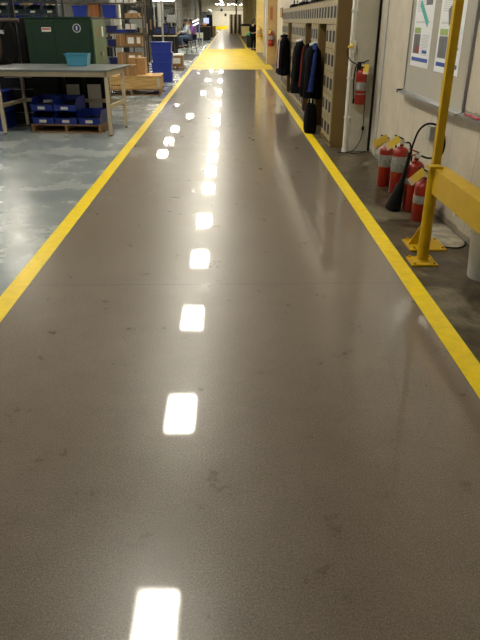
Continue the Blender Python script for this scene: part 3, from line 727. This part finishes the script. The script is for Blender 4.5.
# green cabinet: doors face the aisle
t = thing('green_cabinet', 'tall dark green metal cabinet behind the work table', 'cabinet', (-2.40, 11.82, 0), R(0))
GW, GD, GH = 1.14, 1.22, 1.705
MB().box(-GW, 0, 0, GD, .06, GH-.02).build('body', GREEN, t, bevel=.006)
MB().box(-GW-.015, .02, -.015, GD+.015, GH-.019, GH+.005).build('top_panel', GREEN, t, bevel=.004)
MB().box(-GW+.03, -.03, .03, GD-.03, 0, .06).build('plinth', BLKM, t)
MB().box(-GW+.11, -.655, -.014, -.001, .2, GH-.06).build('end_panel', GREEN, t, bevel=.003)
MB().box(-.64, -.03, -.010, -.001, .2, GH-.10).build('end_panel', GREEN, t, bevel=.003)
for k, (a, b_) in enumerate(((.03, GD/2-.004), (GD/2+.004, GD-.03))):
    d = MB().box(.001, .022, a, b_, .1, GH-.04).build('door', GREENL, t, bevel=.003)
    MB().box(.0225, .027, a+.2, a+.32, 1.38, 1.55).build('door_label', WHITE if k else CARD, d)
hd = MB().box(.0225, .05, GD/2-.03, GD/2+.03, 1.06, 1.14).build('lock_handle', STEEL, t, bevel=.004)
MB().cyl((.05, GD/2, 1.10), (.07, GD/2, 1.10), .016).box(.06, .075, GD/2-.16, GD/2+.02, 1.09, 1.11).build('lever', STEEL, hd)
q = MB().cyl((-.25, -.0105, 1.53), (-.25, -.016, 1.53), .072, seg=28).build('badge_ring', GREYL, t)
MB().cyl((-.25, -.0165, 1.53), (-.25, -.019, 1.53), .055, seg=28).build('badge_disc', BLUED, q)
MB().box(-.262, -.238, -.0215, -.0195, 1.50, 1.56).build('badge_mark', WHITE, q)
q = MB().box(-.86, -.70, -.0185, -.0145, 1.475, 1.545).build('plate_label', WHITE, t)
MB().box(-.85, -.71, -.021, -.0188, 1.505, 1.53).build('red_lettering', mat('label_red', (.5, .05, .04), .5), q)

# machine and hoses left of the cabinet
t = thing('hose_rack', 'black machine frame hung with dark hoses left of green cabinet', 'machine', (-4.35, 12.1, 0))
MB().box(-.6, .55, -.05, .45, 0, .9).build('base_cabinet', BLKM, t, bevel=.01)
for x in (-.55, .50): MB().box(x-.03, x+.03, .1, .16, .9, 2.1).build('upright', BLKM, t)
MB().cyl((-.75, .0, 1.655), (.62, .0, 1.655), .035).build('crossbar', mat('dull_brown_metal', (.07, .05, .04), .6), t, True)
for k in range(4):
    cxx = -.42+k*.27; pp = [(cxx+.13*sin(a), -.02+.03*k/4, 1.62-.32+.33*cos(a)) for a in [j*2*pi/24 for j in range(25)]]
    MB().tube(pp, .022, 8).build('hose_loop', BLK if k % 2 else mat('brown_hose', (.05, .03, .015), .5), t, True)
for x in (.08, .30): MB().box(x-.04, x+.04, -.08, -.02, 1.44, 1.50).build('fitting', GREYL, t)
t = thing('blue_machine_panel', 'blue upright machine cabinet at the left edge beside the hoses', 'machine', (-5.35, 11.95, 0))
MB().box(-.35, .35, -.3, .3, 0, 1.5).build('body', mat('dull_blue', (.02, .06, .16), .5), t, bevel=.01); MB().box(-.28, .28, -.315, -.301, .2, 1.4).build('door', mat('dull_blue2', (.025, .07, .18), .5), t)

t = thing('machine_enclosure', 'large black machine enclosure behind the hanging hoses', 'machine', (-5.1, 13.2, 0))  # black filler added so the gap behind the hoses stays dark
MB().box(-1.3, 1.25, -.35, .35, .05, 1.70).build('enclosure', BLK, t, bevel=.01)
for k in range(3): MB().box(-1.2+k*.83, -.45+k*.83, -.365, -.3505, .15, 1.6).build('door', BLK, t, bevel=.004)
MB().box(-1.2, 1.2, -.3, .3, 0, .0495).build('plinth', BLK, t)

# ------------------------------------------------------------------ shelving racks with their goods
def rack(label, x0, x1, y0, y1, zs, H, m=GREY, grp='storage racks'):
    t = thing('shelving_rack', label, 'shelf', ((x0+x1)/2, (y0+y1)/2, 0), 0, grp)
    w, d = (x1-x0)/2, (y1-y0)/2
    for sx in (-1, 1):
        for sy in (-1, 1): MB().box(sx*w-.025, sx*w+.025, sy*d-.025, sy*d+.025, 0, H).build('upright', m, t)
    for z in zs: MB().box(-w+.026, w-.026, -d, d, z-.03, z).build('shelf_board', m, t)
    return t
bx_cache = {}
def carton(label, x, y, z, w, d, h, m, grp, name='cardboard_box', cat='box', lab=True):
    t = thing(name, label, cat, (x, y, z), 0, grp)
    MB().box(-w/2, w/2, -d/2, d/2, 0, h).build('carton', m, t, bevel=.004)
    if lab: MB().box(-w*.32, w*.32, -d/2-.003, -d/2-.0005, h*.25, h*.78).build('white_label', WHITE, t)
    else: MB().box(-w*.06, w*.06, -d/2-.002, -d/2-.0005, 0.01, h).box(-w*.06, w*.06, -d/2, d/2, h+.0005, h+.002).build('packing_tape', CARDL if m is CARD else CARD, t)
    return t
def tote(label, x, y, z, w, d, h, m, grp):
    t = thing('storage_tote', label, 'tote', (x, y, z), 0, grp)
    b = MB(); b.prism([(-w/2+.025, 0), (w/2-.025, 0), (w/2, h-.03), (-w/2, h-.03)], -d/2+.01, d/2-.01, 'y'); b.build('tub', m, t)
    MB().box(-w/2-.01, w/2+.01, -d/2-.005, d/2+.005, h-.03, h).build('rim', m, t)
    MB().box(-.07, .07, -d/2-.012, -d/2-.0052, h-.075, h-.045).build('grip', m, t)
    return t
# main rack behind green cabinet, right bay holds cardboard boxes
RX0, RX1, RY0, RY1 = -5.55, -2.62, 20.7, 21.35
rack('dark steel rack of boxes behind the green cabinet', RX0, RX1, RY0, RY1, (.10, .42, .93, 1.31, 1.72, 2.13), 3.2, mat('rack_brown', (.09, .065, .035), .5))
rk = rack
bw = .30
for j, x in enumerate((-3.34, -3.03, -2.79)):
    w = (.29, .29, .17)[j]
    for z, row in ((.42, 'lower'), (.93, 'upper')):
        carton('brown carton on the %s shelf of the near rack, %s of three' % (row, ('left', 'middle', 'right')[j]), x, 20.95, z, w, .45, .33, CARD, 'cartons with white labels on the rack', lab=(j > 0))
    if j < 2: tote('flat blue tray bin on rack shelf above the cartons, %s of two' % ('left', 'right')[j], x+.02, 20.95, 1.31, .29, .45, .09, BLUED if j else BLUE, 'blue trays above the cartons')
carton('open carton stuffed with white paper on the rack', -2.95, 20.95, 1.72, .42, .42, .13, CARDL, None, lab=False)
tag(MB().sph((-2.95, 20.93, 1.87), .12, (1.3, 1.1, .5)).build('crumpled_paper', WHITE, smooth=True), 'crumpled white paper heaped in the open carton on the rack', 'paper')
carton('white carton on the rack shelf under the open carton', -3.02, 20.95, 1.405, .30, .35, .15, WHITE, None, lab=False)
tote('bright blue tote on the upper shelf of the near rack, left one', -4.52, 20.95, 1.72, .42, .45, .34, BLUE, 'bright blue totes on the rack')
tote('bright blue tote on the upper shelf of the near rack, right one', -3.62, 20.95, 1.72, .42, .45, .36, BLUE, 'bright blue totes on the rack')
carton('orange brown carton between the two bright blue totes, lower', -4.08, 20.95, 1.72, .3, .4, .2, mat('orange_card', (.30, .1, .03), .8), 'orange brown cartons on the rack', lab=False)
carton('orange brown carton between the two bright blue totes, upper', -4.08, 20.95, 1.921, .3, .4, .18, mat('orange_card', (.30, .1, .03), .8), 'orange brown cartons on the rack', lab=False)
k = 0
for z, nmz in ((.10, 'bottom'), (.42, 'second'), (.93, 'third'), (1.31, 'fourth')):
    for x, nx in ((-5.3, 'far left'), (-4.95, 'left'), (-4.6, 'inner left'), (-4.25, 'centre'), (-3.9, 'inner right'), (-3.6, 'right')):
        k += 1
        tote('%s bin on the %s shelf of the near rack, %s' % (('dark blue', 'black', 'grey')[k % 3], nmz, nx), x, 20.95, z, .30, .42, .2, (BLUED, BLKM, GREY)[k % 3], 'small bins on the near rack')
for j, x in enumerate((-3.4, -3.0)): carton('pale carton on the top shelf of the near rack, %s of two' % ('left', 'right')[j], x, 20.95, 2.13, .3, .4, .3, WHITE, 'pale cartons on the top shelf', lab=False)
# rack at upper left with teal bins
rack('steel rack of teal bins at the upper left, behind the hoses', -8.2, -4.25, 17.0, 17.6, (.5, 1.0, 1.45, 1.80, 2.08), 2.9, mat('rack_grey', (.06, .065, .065), .5))
B1 = None
for zi, z in enumerate((1.80, 2.08)):
    for j in range(9):
        x = -8.0+j*.42+.2
        l = 'teal parts bin number %s along the %s shelf of left rack' % (('one', 'two', 'three', 'four', 'five', 'six', 'seven', 'eight', 'nine')[j], ('lower', 'upper')[zi])
        if B1 is None: B1 = make_bin(.36, .45, .2, TEAL); o = B1
        else: o = dup(B1)
        o.location = (x, 17.25, z); o['label'] = l; o['group'] = 'teal bins on the left rack'
for zi, z in enumerate((.5, 1.0, 1.45)):
    for j in range(6): tote('dark tote on the %s shelf of left rack, %s' % (('low', 'middle', 'high')[zi], ('first from left', 'second from left', 'third from left', 'third from right', 'second from right', 'rightmost')[j]), -7.85+j*.6, 17.3, z, .5, .45, .24, BLUED if (j+zi) % 2 else BLKM, 'dark totes on the left rack')
for j, (x, m_) in enumerate(((-4.0, WHITE), (-3.7, GREYL), (-3.35, BLUED))):
    pass
# shelf of bits on top behind the green cabinet (white and blue)
rack('steel rack with white and blue boxes behind green cabinet, left of the brown rack', -7.9, -5.75, 23.0, 23.6, (.6, 1.2, 1.62, 1.95, 2.3), 3.2)
for j in range(5):
    x = -7.6+j*.42
    carton('%s box on the rack behind the green cabinet, %s' % (('white', 'blue', 'pale', 'blue', 'white')[j], ('leftmost', 'left', 'middle', 'right', 'rightmost')[j]), x, 23.2, 1.95, .36, .4, (.22, .26, .2, .25, .2)[j], (WHITE, BLUE, CARDL, BLUE, WHITE)[j], 'boxes on the far left rack', lab=False)
    tote('blue tote below the boxes on the far left rack, %s' % ('leftmost', 'left', 'middle', 'right', 'rightmost')[j], x, 23.2, 1.62, .38, .4, .2, BLUE if j % 2 else BLUED, 'blue totes on the far left rack')

# stack of four blue totes by the aisle
for k in range(4):
    tote(('blue tote at the bottom of the tall stack by the aisle', 'blue tote second from bottom of the tall stack by the aisle', 'blue tote third from bottom of the tall stack by the aisle', 'blue tote on top of the tall stack by the aisle')[k],
         -1.99+(.0, -.01, .015, 0)[k], 19.75, k*.272, .60, .44, .27, BLUE, 'tall stack of blue totes')
# crate on a pallet with two cartons
pallet('wooden pallet under the long pine crate by the aisle', (-2.41, 16.4, 0), R(2), 1.42, 1.1, .15)
t = thing('wooden_crate', 'long pine crate on a pallet beside the aisle line', 'crate', (-2.39, 16.4, .15), R(2))
MB().box(-.74, .70, -.5, .48, 0, .265).build('crate_box', WOOD, t, bevel=.006)
MB().box(-.75, .71, -.51, .49, .266, .29).build('lid', WOOD, t, bevel=.004)
MB().box(.61, .68, -.505, -.501, .03, .25).build('metal_strap', GREYL, t)
b = MB()
for k in range(5): b.box(-.50+k*.06, -.465+k*.06, -.503, -.501, .07, .10)
b.build('stencil_marks', BLKM, t)
CT = .15+.291
carton('brown carton on the pine crate, front one', -2.46, 16.13, CT, .38, .36, .24, CARD, 'cartons on the pine crate', lab=False)
carton('taller brown carton on the pine crate, rear one', -2.30, 16.6, CT, .42, .42, .38, CARDL, 'cartons on the pine crate', lab=False)
pallet('small wooden pallet beyond the stack of blue totes', (-1.95, 25.0, 0), 0, .55, 1.0, .12)
carton('small brown carton with white top on the pallet beyond blue totes', -1.96, 24.9, .12, .46, .6, .36, CARD, None, lab=True)
tag(MB().box(-.24, .24, -.31, .31, 0, .05).build('white_wrap', WHITE, loc=(-1.96, 24.9, .4825)), 'white wrapped packet on top of the small carton', 'packet')

# ------------------------------------------------------------------ people
def person(label, loc, rz, J, shirt, trousers, skin, hairlen=0, sc=1.0):
    t = thing('person', label, 'person', loc, rz)
    def skinmesh(name, m, verts, edges, root=0, sub=1):
        me = bpy.data.meshes.new(name); me.from_pydata([v[0] for v in verts], edges, []); me.materials.append(m)
        o = bpy.data.objects.new(name, me); C.objects.link(o); o.parent = t
        o.modifiers.new('Skin', 'SKIN')
        if not me.skin_vertices: 
            me.attributes  # layer is made below
        sv = me.skin_vertices[0].data if me.skin_vertices else None
        if sv:
            for i, v in enumerate(verts): r = v[1]; sv[i].radius = (r, r) if not isinstance(r, tuple) else r; sv[i].use_root = (i == root)
        ss = o.modifiers.new('Sub', 'SUBSURF'); ss.levels = sub; ss.render_levels = sub+1
        for p in me.polygons: p.use_smooth = True
        o.modifiers['Skin'].use_smooth_shade = True
        return o
    V = Vector; g = {k: V(v) for k, v in J.items()}
    names = ['pelvis', 'waist', 'chest', 'neck', 'head0', 'head1', 'head2']
    rad = {'pelvis': (.15, .12), 'waist': (.13, .10), 'chest': (.16, .11), 'neck': (.055, .055), 'head0': (.07, .08), 'head1': (.08, .10), 'head2': (.055, .07)}
    verts = []; edges = []; ix = {}
    def add(n, p, r, par=None):
        ix[n] = len(verts); verts.append((tuple(p), r))
        if par: edges.append((ix[par], ix[n]))
    prev = None
    for n in names: add(n, g[n], rad[n], prev); prev = n
    add('nose', g['head1']+V((0, -.115, -.02)), (.014, .018), 'head1')
    for s_ in 'LR':
        add('sh'+s_, g['sh'+s_], .062, 'chest'); add('el'+s_, g['el'+s_], .045, 'sh'+s_); add('wr'+s_, g['wr'+s_], .03, 'el'+s_)
        d = (g['wr'+s_]-g['el'+s_]).normalized(); pal = g['wr'+s_]+d*.07; add('pa'+s_, pal, (.04, .018), 'wr'+s_)
        side = d.cross(V((0, 0, 1)) if abs(d.z) < .8 else V((0, 1, 0))).normalized()
        for k in range(4):
            q = pal+side*(k-1.5)*.022+d*.02; add('f%d%s' % (k, s_), q, .010, 'pa'+s_)
            add('g%d%s' % (k, s_), q+d*(.045, .052, .048, .038)[k]+V((0, 0, -.012)), .008, 'f%d%s' % (k, s_))
        add('th'+s_, g['wr'+s_]+d*.03+side*.045, .010, 'wr'+s_)
        add('hp'+s_, g['hp'+s_], .09, 'pelvis'); add('kn'+s_, g['kn'+s_], .06, 'hp'+s_); add('an'+s_, g['an'+s_], .04, 'kn'+s_)
        add('to'+s_, g['to'+s_], (.04, .03), 'an'+s_)
    skinmesh('body', skin, verts, edges)
    G_ = 1.14
    sv = [(g['pelvis']+V((0, 0, .02)), (.17, .14)), (g['waist'], (.155, .125)), (g['chest'], (.185, .135)), (g['chest']*.45+g['neck']*.55, (.09, .08)),
          (g['shL'], .082), ((g['elL']*.95+g['shL']*.05), .06), (g['wrL']*.85+g['elL']*.15, .045), (g['shR'], .082), ((g['elR']*.95+g['shR']*.05), .06), (g['wrR']*.85+g['elR']*.15, .045)]
    skinmesh('shirt', shirt, [(tuple(a), b_) for a, b_ in sv], [(0, 1), (1, 2), (2, 3), (2, 4), (4, 5), (5, 6), (2, 7), (7, 8), (8, 9)])
    tv = [(g['pelvis'], (.165, .135))]; te = []
    for s_ in 'LR':
        i0 = len(tv); tv += [(g['hp'+s_], .108), (g['kn'+s_], .078), (g['an'+s_]+V((0, 0, .04)), .06)]; te += [(0, i0), (i0, i0+1), (i0+1, i0+2)]
    skinmesh('trousers', trousers, [(tuple(a), b_) for a, b_ in tv], te)
    for s_ in 'LR':
        a, b_ = g['an'+s_], g['to'+s_]
        MB().tube([a+(a-b_).normalized()*.05+V((0, 0, -.04)), a+V((0, 0, -.03)), (a+b_)/2+V((0, 0, -.015)), b_+V((0, 0, 0))], [.035, .05, .045, .032], 12).build('shoe', BLK, t, True)
    hc = g['head1']*.5+g['head2']*.5
    hb = MB().sph(hc+V((0, .022, .022)), .105, (.9, 1.02, .92))
    if hairlen: hb.sph(hc+V((0, .07, -.10)), .09, (1, .7, 1.4))
    hb.build('hair', HAIR, t, True)
    t.scale = (sc, sc, sc); return t
stand = dict(pelvis=(0, 0, .93), waist=(0, .01, 1.10), chest=(0, 0, 1.33), neck=(0, .0, 1.50), head0=(0, -.015, 1.58), head1=(0, -.015, 1.65), head2=(0, -.005, 1.72),
             shL=(-.19, 0, 1.40), elL=(-.23, .03, 1.12), wrL=(-.20, -.12, .92), shR=(.19, 0, 1.40), elR=(.23, .03, 1.12), wrR=(.18, -.16, .95),
             hpL=(-.09, 0, .88), knL=(-.11, -.02, .48), anL=(-.12, .02, .08), toL=(-.13, -.15, .035), hpR=(.09, 0, .88), knR=(.12, -.1, .48), anR=(.12, -.06, .08), toR=(.13, -.23, .035))
seat = dict(pelvis=(0, 0, .80), waist=(0, -.02, .96), chest=(0, -.09, 1.17), neck=(0, -.13, 1.32), head0=(0, -.165, 1.39), head1=(0, -.18, 1.46), head2=(0, -.17, 1.53),
            shL=(-.18, -.09, 1.24), elL=(-.22, -.2, .99), wrL=(-.13, -.44, .97), shR=(.18, -.09, 1.24), elR=(.22, -.2, .99), wrR=(.13, -.44, .97),
            hpL=(-.1, -.03, .77), knL=(-.13, -.45, .78), anL=(-.12, -.38, .36), toL=(-.12, -.53, .31), hpR=(.1, -.03, .77), knR=(.13, -.45, .78), anR=(.12, -.38, .36), toR=(.12, -.53, .31))
person('person in black clothes standing by the cream column', (1.47, 40.9, 0), R(150), stand, DARKF, DARKF, SKIN, 1, .99)
person('person in grey shirt and jeans seated on a stool at the bench', (-2.16, 36.2, 0), R(-70), seat, GCLOTH, JEAN, SKIND, 0, 1.1)
person('person in purple top seated behind the one in grey', (-2.0, 38.0, 0), R(-70), seat, PCLOTH, NAVY, SKIND, 1, 1.08)
person('person in pale pink shirt standing far back among the benches', (-4.6, 52.5, 0), R(20), stand, PKCLOTH, JEAN, SKIN)
def stool(label, loc):
    t = thing('stool', label, 'stool', loc, 0, 'work stools')
    MB().lathe([(.17, .66), (.19, .67), (.19, .72), (.17, .73)]).build('seat', BLKM, t, True)
    for a in range(4): MB().cyl((.1*cos(a*pi/2+.8), .1*sin(a*pi/2+.8), .66), (.22*cos(a*pi/2+.8), .22*sin(a*pi/2+.8), 0), .014).build('leg', BLKM, t)
    MB().tube([(.18*cos(a), .18*sin(a), .27) for a in [k*pi/10 for k in range(21)]], .01, 6).build('foot_ring', STEEL, t)
    return t
stool('black work stool under the person in grey', (-2.16, 36.2, 0)); stool('black work stool under the person in purple', (-2.0, 38.0, 0))

# ------------------------------------------------------------------ work benches in the middle distance
def bench(label, x0, x1, y0, y1, light=False, H=.92, tm=None):
    t = thing('work_bench', label, 'work bench', ((x0+x1)/2, (y0+y1)/2, 0), 0, 'work benches down the left side')
    w, d = (x1-x0)/2, (y1-y0)/2
    MB().box(-w, w, -d, d, H-.05, H).build('worktop', tm or BENCHP, t)
    for sx in (-1, 1):
        for sy in (-1, 1): MB().box(sx*(w-.05)-.03, sx*(w-.05)+.03, sy*(d-.05)-.03, sy*(d-.05)+.03, 0, H-.051).build('leg', BLKM, t)
        MB().box(sx*(w-.03)-.025, sx*(w-.03)+.025, d-.05, d, H, 2.75).build('frame_post', GREY, t)
    MB().box(-w+.056, w-.056, d-.3, d-.05, 1.62, 1.65).build('upper_shelf', GREY, t)
    MB().box(-w+.1, w-.12, -d+.1, d-.1, .0, H-.06).build('under_cabinet', BLKM, t)
    MB().box(-w, w, -d*.1, d*.0+.05, 2.6, 2.64).build('light_rail', GREY, t)
    for sx in (-1, 1): MB().box(sx*(w-.03)-.02, sx*(w-.03)+.02, 0, d-.051, 2.6, 2.64).build('light_arm', GREY, t)
    if light: MB().box(-w*.9, w*.9, -d*.3-.06, -d*.3+.06, 2.56, 2.599).build('task_light', EMITS, t)
    return t
def clutter(y, xs, z, seed, where):
    r_ = random.Random(seed)
    for i, x in enumerate(xs):
        h = .2+r_.random()*.4; w = .26+r_.random()*.12
        m = BLKM if seed == 11 else r_.choice([BLKM, BLUED, BLKM, GREY, BLKM, CARD, WHITE]); cn = {BLKM: 'black', BLUED: 'dark blue', GREY: 'grey', CARD: 'brown', WHITE: 'white'}[m]
        t = thing('instrument_box', '%s instrument box on %s, %s' % (cn, where, ('first', 'second', 'third', 'fourth', 'fifth', 'sixth')[i]+' from the left'), 'equipment', (x, y, z), 0, 'instruments on the benches')
        MB().box(-w/2, w/2, -.18, .18, 0, h).build('housing', m, t); MB().box(-w*.4, w*.4, -.188, -.1805, h*.2, h*.85).build('front_panel', BLUED if seed == 11 else (BLKM if m is not BLKM else GREY), t)
# bench beside the aisle with the seated people
bench('beige topped work bench with dark frame in front of the seated people', -4.0, -2.78, 35.4, 36.4, True, .95)
clutter(35.85, (-3.75, -3.35, -3.0), .95, 11, 'the bench before the seated people')
bench('work bench behind the one facing seated people', -4.7, -3.2, 42.5, 43.5)
clutter(42.9, (-4.4, -3.9, -3.5), .92, 12, 'the bench behind the seated people')
bench('work bench left of the cardboard rack', -6.6, -4.9, 28, 29)
clutter(28.5, (-6.4, -6.0, -5.6, -5.2), .92, 13, 'the bench left of the carton rack')
bench('work bench in the middle of the hall, third along', -7.4, -5.2, 38, 39)
clutter(38.5, (-7.2, -6.7, -6.2, -5.7), .92, 14, 'the third bench in the hall')
bench('work bench far down the left side, before the desk', -5.6, -3.4, 55.5, 56.5)
clutter(56, (-5.3, -4.8, -4.3, -3.8), .92, 15, 'the far bench before the desk')
bench('work bench farthest down the left side', -6.2, -3.4, 70, 71)
clutter(70.5, (-5.9, -5.3, -4.7, -4.1), .92, 16, 'the farthest bench')
# dark upright machines between the benches
def machine(label, x, y, w, d, h, m):
    t = thing('machine_tool', label, 'machine', (x, y, 0), 0, 'machines down the left side')
    MB().box(-w/2, w/2, -d/2, d/2, 0, h*.55).build('base', m, t); MB().box(-w*.2, w*.2, -d*.1, d*.5, h*.551, h).build('column', BLKM, t)
    MB().box(-w*.28, w*.28, -d*.45, -d*.11, h*.72, h*.96).build('head', GREY, t); MB().cyl((0, -d*.28, h*.6), (0, -d*.28, h*.72), .05, .07).build('spindle', STEEL, t)
    MB().box(-w*.42, w*.42, -d*.5-.02, -d*.5-.001, h*.08, h*.45).build('access_door', GREY if m is BLKM else BLKM, t)
machine('black upright machine left of the bench before the seated people', -4.55, 33.2, .8, .9, 2.0, BLKM)
machine('dark machine right behind the cardboard rack', -3.85, 29.8, .7, .9, 1.9, BLKM)
machine('dark machine far back between the benches', -4.0, 47.5, 1.0, 1.0, 2.1, BLKM)
machine('grey machine in the middle of the hall', -6.6, 33.4, 1.2, 1.2, 2.2, GREY)
machine('tall pale machine past the last bench', -3.0, 84, 1.5, 1.5, 2.6, GREYL)
machine('tall dark machine past the last bench', -5.6, 62, 1.5, 1.5, 2.7, BLKM)
tag(MB().box(-.35, .3, -3.2, 2.3, 0, .012).build('floor_mat', BLK, loc=(-1.98, 33.8, .0)), 'black rubber mat beside the yellow crossing', 'mat')
t = thing('white_stool', 'white plastic step stool beyond the black mat', 'stool', (-2.30, 52.4, 0))
MB().box(-.28, .28, -.22, .22, .42, .8).build('top', WHITE, t, bevel=.02)
for sx in (-1, 1):
    for sy in (-1, 1): MB().box(sx*.22-.04, sx*.22+.04, sy*.16-.04, sy*.16+.04, 0, .419).build('leg', WHITE, t)
t = thing('desk', 'black sided desk by the aisle far down on the left', 'desk', (-2.2, 62.5, 0))
MB().box(-.46, .46, -.8, .8, .02, 1.12).build('cabinet', BLKM, t); MB().box(-.5, .5, -.84, .84, 1.121, 1.17).build('top', WOODD, t); MB().box(-.42, .42, -.76, .76, 0, .019).build('plinth', BLKM, t)
t = thing('monitor', 'computer monitor with pale lavender screen on the black desk', 'monitor', (-2.1, 62.7, 1.17))
MB().box(-.15, .15, -.1, .1, 0, .03).build('foot', BLKM, t); MB().box(-.03, .03, -.02, .02, .03, .25).build('stem', BLKM, t); MB().box(-.28, .28, -.03, .03, .2, .72).build('bezel', BLKM, t); MB().box(-.25, .25, -.035, -.031, .23, .69).build('screen', MONI, t)
tag(MB().sph((0, 0, .12), .2, (1.2, 1, .6)).build('cloth_bundle', SALM, smooth=True, loc=(-2.25, 62.1, 1.2)), 'salmon coloured bundle on the black desk before the monitor', 'cloth')
carton('blue box standing left of the black desk', -3.0, 62, 0, .7, .7, 1.55, BLUE, None, 'blue_box', 'box', False)
t = thing('gas_rack', 'black tall rack with bright top past the desk', 'rack', (-2.1, 74, 0)); MB().box(-.3, .3, -.5, .5, 0, 2.2).build('frame', BLKM, t); MB().sph((0, 0, 2.45), .3, (1, 1, 1.1)).build('white_tank', WHITE, t, True)
t = thing('parts_cabinet', 'brown low cabinet beyond the black desk beside the aisle line', 'cabinet', (-1.95, 80, 0)); MB().box(-.3, .3, -3, 3, .05, 1.0).build('body', BROWN, t); MB().box(-.32, .32, -3.02, 3.02, 1.001, 1.05).build('top', BLKM, t); MB().box(-.25, .25, -2.9, 2.9, 0, .049).build('plinth', BLKM, t)
t = thing('tool_board', 'dark upright tool board hung with tools behind the beige topped bench', 'tool board', (-4.6, 37.2, 0))
MB().box(-.7, .7, -.03, .03, .3, 2.3).build('board', BLKM, t)
for sx in (-.6, .6): MB().box(sx-.04, sx+.04, .031, .11, 0, 2.35).build('post', GREY, t)
for k in range(6): MB().box(-.6+k*.22, -.52+k*.22, -.06, -.0305, 1.0+.2*(k % 3), 1.5+.2*(k % 3)).build('hanging_tool', [STEEL, BROWN, GREYL][k % 3], t)
# slanted light tubes rack
t = thing('slanted_light_tray', 'slanted white lit tray rack behind the person in purple', 'lamp', (-2.35, 46.5, 0))
for sx in (-.3, .3): MB().box(sx-.03, sx+.03, -.03, .03, 0, 1.9).build('stand_post', GREY, t)
for k in range(2): MB().box(-.3, .3, -.12, -.06, 1.35+.22*k, 1.42+.22*k, Matrix.Rotation(R(-24), 4, 'Y')).build('light_tube', mat('tube_glow', (1, .98, .93), .5, emit=2.0), t)
# tall posts / dividers in the hall
for i, (x, y) in enumerate(((-3.95, 26.2), (-3.3, 33.6), (-5.0, 45.2), (-2.9, 58.6))):
    t = thing('support_post', ('slim dark post right of the carton rack', 'slim dark post before the beige bench', 'slim dark post behind the second bench', 'slim dark post beside the far desk')[i], 'post', (x, y, 0), 0, 'slim posts in the hall')
    MB().cyl((0, 0, .02), (0, 0, ZC-.02), .05).build('tube', GREY if i else BLKM, t, True); MB().box(-.1, .1, -.1, .1, 0, .02).build('base_plate', BLKM, t)

# ------------------------------------------------------------------ camera
F = 610.; th = atan(299.5/610)
cd = bpy.data.cameras.new('camera'); cam = bpy.data.objects.new('camera', cd); C.objects.link(cam)
cd.sensor_fit = 'VERTICAL'; cd.sensor_height = 32; cd.lens = 610/640*32; cd.clip_start = .05; cd.clip_end = 400
cam.location = (0, 0, 1.65); cam.rotation_euler = (pi/2-th, 0, -R(.93))
S = bpy.context.scene; S.camera = cam
w = bpy.data.worlds.new('world'); S.world = w; w.use_nodes = True
w.node_tree.nodes['Background'].inputs[0].default_value = (.02, .02, .02, 1); w.node_tree.nodes['Background'].inputs[1].default_value = 1
S.view_settings.view_transform = 'Standard'; S.view_settings.look = 'None'; S.view_settings.exposure = 0.3; S.view_settings.gamma = 1
S.view_settings.use_curve_mapping = False
